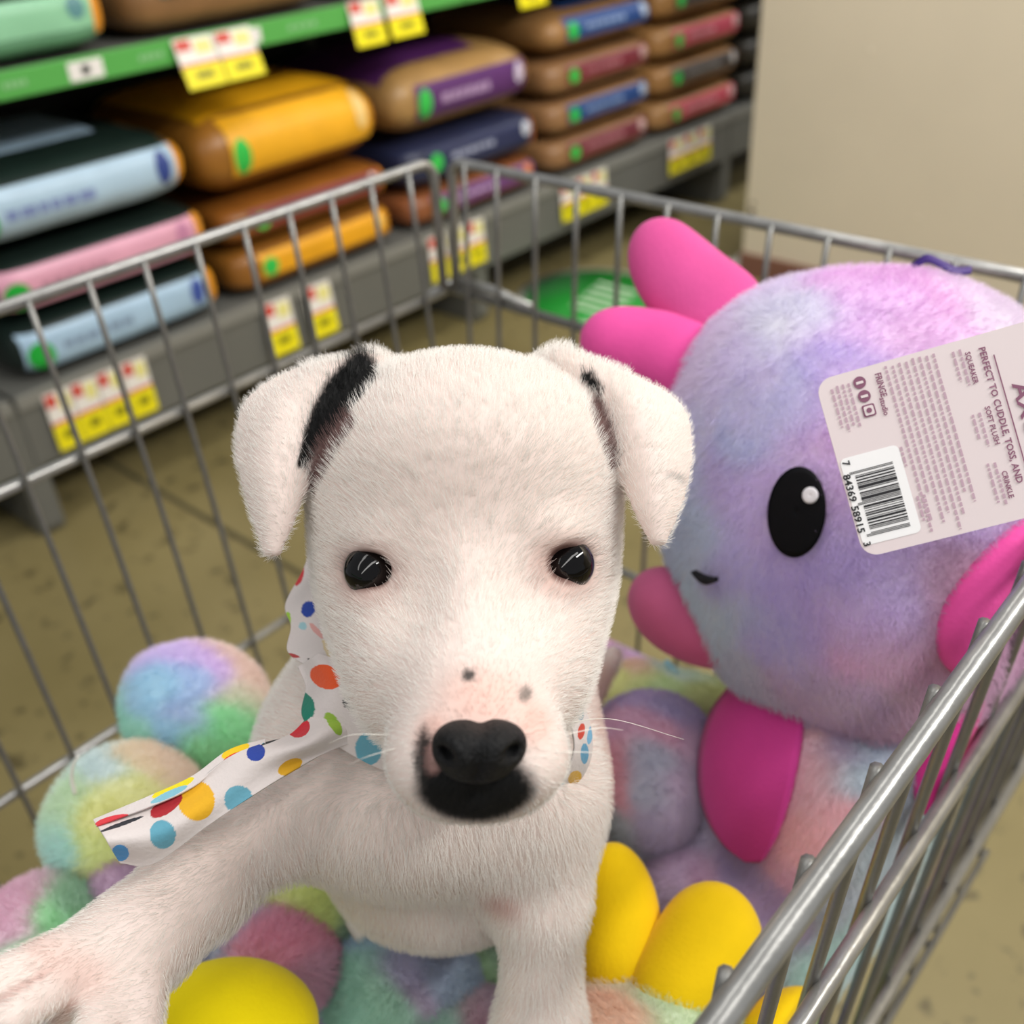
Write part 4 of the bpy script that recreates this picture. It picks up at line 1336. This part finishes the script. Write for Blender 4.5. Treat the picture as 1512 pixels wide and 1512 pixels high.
skin = lin('#ead8d0')
white = lin('#f4efe9')
black = lin('#0b0b0c')
pink = lin('#e0a594')
redin = lin('#5c2a26')
def sdist(p, pts):                 # px distance to a polyline, in picture space at the strand's own place on the coat
    x, y_, d = to_px(p)
    best = np.full(len(x), 1e9)
    for (ax_, ay, ra), (bx, by, rb) in zip(pts[:-1], pts[1:]):
        vx, vy = bx - ax_, by - ay
        t = np.clip(((x - ax_) * vx + (y_ - ay) * vy) / (vx * vx + vy * vy + 1e-9), 0, 1)
        dd = np.hypot(x - ax_ - t * vx, y_ - ay - t * vy) / (ra + (rb - ra) * t)
        best = np.minimum(best, dd)
    return best, d
def ss(x, a_, b_):
    t = np.clip((x - a_) / (b_ - a_), 0, 1)
    return t * t * (3 - 2 * t)
def blob3(p, px, py, rx, ry, rz=0.02):
    h = DS.hit(px, py)
    c = to_cam(h[0])
    q = to_cam(p) - c
    k = -c[2] / F
    return np.sqrt((q[:, 0] / (rx * k)) ** 2 + (q[:, 1] / (ry * k)) ** 2 + (q[:, 2] / rz) ** 2)
def coat(p, base):
    c = np.tile(base, (len(p), 1))
    def mixin(col_, wgt):
        nonlocal c
        c = c * (1 - wgt[:, None]) + col_ * wgt[:, None]
    def bl(px, py, rx, ry, a_, b_, col_, amt=1.0, rz=0.02):
        mixin(col_, amt * (1 - ss(blob3(p, px, py, rx, ry, rz), a_, b_)))
    bl(715, 1035, 90, 62, 0.2, 1.25, pink, 0.5, 0.03)
    bl(640, 1090, 40, 45, 0.3, 1.1, pink, 0.5)
    bl(790, 1070, 40, 40, 0.3, 1.1, pink, 0.45)
    for (ex, ey) in (EYL, EYR):
        bl(ex + (14 if ex < 700 else -14), ey + 10, 66, 56, 0.5, 1.3, lin('#bd9488'), 0.6)
        bl(ex, ey, 44, 38, 0.75, 1.1, lin('#5e3a33'), 0.85)
    bl(702, 1166, 92, 60, 0.8, 1.12, black, 1.0, 0.03)
    bl(626, 1120, 14, 42, 0.7, 1.3, black, 0.95)
    bl(640, 1120, 14, 26, 0.7, 1.1, lin('#a77f78'), 0.7)
    bl(692, 997, 9, 8, 0.7, 1.3, lin('#3b3836'), 0.95)
    bl(775, 1025, 10, 9, 0.6, 1.4, lin('#6b645e'), 0.8)
    # black edge of the folded ear and the reddish inside of both ears
    s1, d = sdist(p, [(446, 686, 8), (462, 650, 15), (482, 612, 24), (505, 578, 29), (532, 548, 27)])
    mixin(redin, (1 - ss(sdist(p, [(462, 720, 8), (474, 685, 13), (490, 650, 15), (512, 622, 14)])[0], 0.7, 1.2)) * (d < 0.37) * 0.9)
    mixin(black, (1 - ss(s1, 0.8, 1.1)) * (d < 0.385))
    s2, d = sdist(p, [(880, 600, 10), (893, 640, 11), (905, 690, 7)])
    mixin(redin, (1 - ss(s2, 0.6, 1.3)) * (d < 0.37) * 0.9)
    s3, d = sdist(p, [(866, 558, 9), (884, 578, 7)])
    mixin(black, (1 - ss(s3, 0.8, 1.2)) * (d < 0.375))
    # pink skin shining through on toes, chest and flank
    for line in ([(0, 1477, 6), (60, 1441, 5), (74, 1433, 3)], [(84, 1514, 15), (98, 1492, 9), (112, 1476, 3)], [(166, 1540, 6), (174, 1512, 3)]):
        s6, d = sdist(p, line)
        mixin(lin('#b98478'), (1 - ss(s6, 0.4, 1.6)) * (d < 0.32) * 0.45)
    s7, d = sdist(p, [(60, 1400, 30), (130, 1440, 40)])
    mixin(lin('#e0b8ac'), (1 - ss(s7, 0.2, 1.4)) * (d < 0.32) * 0.4)
    bl(740, 1335, 40, 30, 0.2, 1.2, lin('#c98f84'), 0.5, 0.03)
    s4, d = sdist(p, [(893, 1000, 22), (890, 1180, 22)])
    mixin(lin('#d8b3a6'), (1 - ss(s4, 0.5, 1.5)) * (d > 0.37) * 0.6)
    s5, d = sdist(p, [(985, 700, 6), (1000, 705, 6), (1008, 710, 5)])
    mixin(lin('#8f8a86'), (1 - ss(s5, 0.3, 1.3)) * 0.5)
    return c
addw('body', dV, dQ, mat('dog_skin', None, 0.65, attr='col', spec=0.3), dog, colors=np.clip(coat(dV, skin), 0, 1))
nosew = NOSE[0]
def dflow(p):
    x, y_, d = to_px(p)
    head = ((y_ < 1190) & (d < 0.40) & (x > 330))
    away = p - nosew
    away /= np.linalg.norm(away, axis=1)[:, None] + 1e-9
    down = np.tile(np.array([0, 0, -1.0]), (len(p), 1))
    legdir = (R @ np.array([-0.8, -0.55, 0.3]))[None, :]
    leg = ss(440 - x, 0, 120) * (y_ > 1200)
    wgt = np.where(head, ss(1215 - y_, 0, 60), 0)[:, None]
    out = away * wgt + down * (1 - wgt)
    return out * (1 - leg[:, None]) + legdir * leg[:, None]
def dlen(p):
    x, y_, d = to_px(p)
    dn = np.linalg.norm(p - nosew, axis=1)
    L = 0.0022 + 0.0042 * ss(dn, 0.018, 0.06)
    ear = ((x < 445) & (y_ < 830)) | (x > 930) & (y_ < 830)
    L = np.where(ear, 0.0038, L)
    L = np.where((y_ > 1180) & (d > 0.33), 0.0072, L)
    L = np.where((x < 330) & (y_ > 1250), 0.0030 + 0.0025 * ss(x, 150, 330), L)
    tuft = np.minimum(np.hypot(x - 560, y_ - 530), np.hypot(x - 815, y_ - 525))
    L = np.where((tuft < 34), 0.0085, L)
    return L
def dkeep(p):
    k = np.linalg.norm(p - nosew, axis=1) > 0.0075
    for e_ in (EYL, EYR):
        x, y_, d = to_px(p)
        k &= ~(((x - e_[0]) / 40) ** 2 + ((y_ - e_[1] - 7) / 41) ** 2 < 1) | (d > 0.35)
    return k
fur('fur', dog, dV, dQ, 260000, dlen, dflow, 0.70, lambda p: coat(p, white), 0.000055, keep=dkeep, jit=0.18)

# eyes
for (ex, ey), c_ in ((EYL, (547, 842)), (EYR, (839, 833))):
    h = None
    rim = [DS.hit(ex + dx, ey + dy) for dx, dy in ((-44, 0), (44, 0), (0, -38), (0, 38))]
    dd = np.mean([-to_cam(q[0])[2] for q in rim if q is not None])
    ctr = c3(c_[0], c_[1], dd + 0.0066)
    V, Q = implicit([U(0.001, ell(ctr, 0.0082))], 0.0008)
    ev = W(relax(V, Q, 2))
    eb = addw('eye', ev, Q, mat('eye_dark', lin('#060404'), 0.05, spec=0.45), dog)
# nose leather
nd = -to_cam(nosew)[2]
NZ = [U(0.004, ep(707, 1108, nd - 0.001, 60, 31, 0.010)), U(0.006, ep(677, 1094, nd - 0.0015, 33, 24, 0.010)), U(0.006, ep(740, 1094, nd - 0.0015, 33, 24, 0.010)),
      U(0.006, ep(704, 1128, nd + 0.002, 42, 18, 0.009)),
      ('s', 0.003, ep(658, 1114, nd - 0.0095, 12, 8, 0.006, 30)), ('s', 0.003, ep(756, 1112, nd - 0.0095, 12, 8, 0.006, -30)),
      ('s', 0.003, cp((707, 1112, nd - 0.0125), (704, 1150, nd - 0.009), 3, 3)), ('s', 0.003, ep(708, 1068, nd - 0.006, 7, 7, 0.01))]
V, Q = implicit(NZ, 0.0007)
addw('nose', W(relax(V, Q, 2)), Q, mat('nose_leather', lin('#0c0c0e'), 0.6, bump=0.6, bscale=900, spec=0.3), dog)
# whiskers
for a_, b_, c_ in (((850, 1068), (905, 1062), (1010, 1092)), ((848, 1085), (885, 1075), (920, 1078)), ((560, 1085), (520, 1085), (485, 1098)), ((570, 1105), (540, 1118), (515, 1130)), ((845, 1110), (880, 1112), (905, 1120))):
    h = DS.hit(*((a_[0] - 14, a_[1]) if a_[0] > 700 else (a_[0] + 14, a_[1])))
    d0 = -to_cam(h[0])[2]
    pts = spline([h[0], P(*b_, d0 + 0.002), P(*c_, d0 + 0.006)], 12)
    V, Q = tube_vf(pts, np.linspace(0.00014, 0.00005, 12), 5)
    addw('whisker', V, Q, hexmat('#f4efe6', 0.4), dog)

# ================================================================== BANDANA
bd = empty('bandana', P(500, 1060, 0.345), 'white cotton bandana with multicoloured polka dots tied around the puppy neck', 'bandana')
cloth = mat('bandana_cotton', None, 0.8, attr='col', sheen=0.2, bump=0.15, bscale=700)
CW = lin('#d8cecb')
def ribbon(name, A_, B_, dots, n=160, m=70, wav=0.0, thick=0.0007, fold=0.0):
    a_, b_ = spline(A_, n), spline(B_, n)
    t = np.linspace(0, 1, m)[None, :, None]
    G = a_[:, None] * (1 - t) + b_[:, None] * t
    s_ = np.linspace(0, 1, n)[:, None]
    G[..., 2] += wav * np.sin(9 * s_ + 5 * t[..., 0]) + fold * np.cos(t[..., 0] * math.pi * 2)
    X = np.stack([(G[..., 0] - 756) / F * G[..., 2], (756 - G[..., 1]) / F * G[..., 2], -G[..., 2]], -1)
    C = np.tile(CW, (n, m, 1))
    for cx_, cy_, rx, ry, rot_, hx in dots:
        c, s2 = math.cos(math.radians(rot_)), math.sin(math.radians(rot_))
        qx, qy = G[..., 0] - cx_, G[..., 1] - cy_
        dd = ((qx * c + qy * s2) / rx) ** 2 + ((-qx * s2 + qy * c) / ry) ** 2
        C[dd < 1] = lin(hx)
    V, Q = grid_vf(W(X))
    o = addw(name, V, Q, cloth, bd, colors=C.reshape(-1, 3))
    return solid(o, thick, 0)
# band behind the left cheek
ribbon('neck_band', [(462, 800, .385), (448, 842, .378), (422, 893, .370), (430, 925, .362), (425, 962, .352), (455, 985, .343)],
       [(520, 800, .375), (520, 840, .368), (512, 890, .358), (525, 935, .346), (540, 970, .336), (560, 1000, .328)],
       [(456, 900, 10, 12, 15, '#1f3f9c'), (442, 850, 7, 16, 15, '#c8232c'), (424, 920, 6, 16, 8, '#9cc63c'), (468, 932, 15, 4, 50, '#d9a09a'), (487, 965, 5, 22, -25, '#d8c49a'), (448, 925, 6, 6, 0, '#9cc4cc'), (428, 968, 16, 3, 10, '#b04040'), (478, 985, 26, 4, 28, '#241a18')], wav=0.002, fold=0.0015)
# front flap that passes under the chin
ribbon('front_band', [(440, 985, .346), (452, 1015, .340), (448, 1060, .335), (490, 1095, .331), (540, 1125, .328), (590, 1145, .326)],
       [(470, 965, .342), (525, 985, .331), (560, 1010, .323), (590, 1050, .318), (620, 1085, .316), (650, 1110, .314)],
       [(482, 1000, 24, 17, 25, '#e2531c'), (522, 1038, 16, 12, 20, '#0c0d10'), (492, 1068, 9, 19, -30, '#92b43c'), (545, 1105, 20, 24, 0, '#5fa0b4'), (446, 1044, 20, 22, -20, '#0e7d66')], wav=0.002, fold=0.0012)
# loose end flying out to the left, with its folded upper layer
ribbon('tie_end', [(510, 1000, .336), (470, 1040, .332), (430, 1084, .326), (386, 1099, .322), (338, 1118, .316), (285, 1158, .310), (225, 1186, .306), (142, 1217, .302)],
       [(560, 1090, .332), (515, 1098, .328), (480, 1112, .324), (440, 1134, .320), (392, 1163, .315), (309, 1217, .309), (228, 1274, .305), (178, 1274, .303)],
       [(352, 1180, 21, 20, 0, '#62a0b4'), (290, 1182, 27, 29, 0, '#e3ab12'), (240, 1232, 19, 20, 0, '#5c9db2'), (178, 1258, 13, 12, 20, '#2f86c4'), (246, 1190, 28, 12, -35, '#a81824'), (378, 1112, 14, 12, -20, '#23409c'), (428, 1132, 20, 11, -30, '#d8a416'),
        (442, 1076, 17, 14, -25, '#c81e2c'), (442, 1046, 21, 22, -20, '#0e7d66'), (493, 1068, 8, 19, -30, '#92b43c'), (394, 1085, 9, 16, 30, '#6fb4c4'), (180, 1218, 34, 3, -20, '#22242c'), (402, 1095, 18, 2, -22, '#1c1e20')], n=260, m=110, wav=0.0016, fold=0.0018)
ribbon('folded_edge', [(392, 1092, .325), (338, 1108, .320), (285, 1146, .314), (225, 1174, .310), (138, 1211, .306)],
       [(392, 1102, .322), (338, 1122, .317), (285, 1162, .311), (225, 1190, .307), (142, 1220, .303)],
       [(348, 1110, 22, 8, -25, '#f0c812'), (345, 1118, 16, 4, -25, '#dc4a1c'), (256, 1164, 34, 7, -25, '#e6d313'), (250, 1174, 30, 5, -25, '#7fb8c8'), (166, 1212, 26, 6, -15, '#d6323c')], n=200, m=30)
# right side of the neck band
ribbon('neck_band', [(852, 1020, .345), (868, 1060, .345), (874, 1100, .346), (866, 1135, .347), (845, 1160, .348), (800, 1172, .350)],
       [(830, 1020, .335), (840, 1060, .334), (848, 1100, .334), (840, 1130, .336), (822, 1150, .340), (790, 1158, .345)],
       [(857, 1080, 5, 12, 10, '#c8402c'), (870, 1085, 4, 14, 10, '#6faacc'), (862, 1112, 6, 15, 0, '#5c9cc0'), (848, 1147, 11, 9, -40, '#dca818'), (825, 1160, 9, 6, -20, '#7fb4cc'), (856, 1055, 5, 9, 0, '#7f97a0')], wav=0.0006, n=160, m=40)

# crumpled scrap of paper on the floor by the beige wall
q = on_plane(1081, 398, 2, 0.0)
Vp = []
for k in range(9):
    for l in range(7):
        Vp.append((q[0] + 0.011 * (k - 4), q[1] + 0.011 * (l - 3), 0.004 + 0.045 * abs(math.sin(1.9 * k + 2.7 * l) * math.cos(0.9 * l - 0.5 * k)) * (1 - abs(k - 4) / 5) + 0.02))
V, Q = grid_vf(np.array(Vp).reshape(9, 7, 3))
V[:, 2] -= V[:, 2].min() - 0.001
tag(solid(addw('paper_scrap', V, Q, hexmat('#e4e2da', 0.7), smooth=False), 0.0006, 1), 'small crumpled white paper scrap on the floor by the beige wall', 'paper')
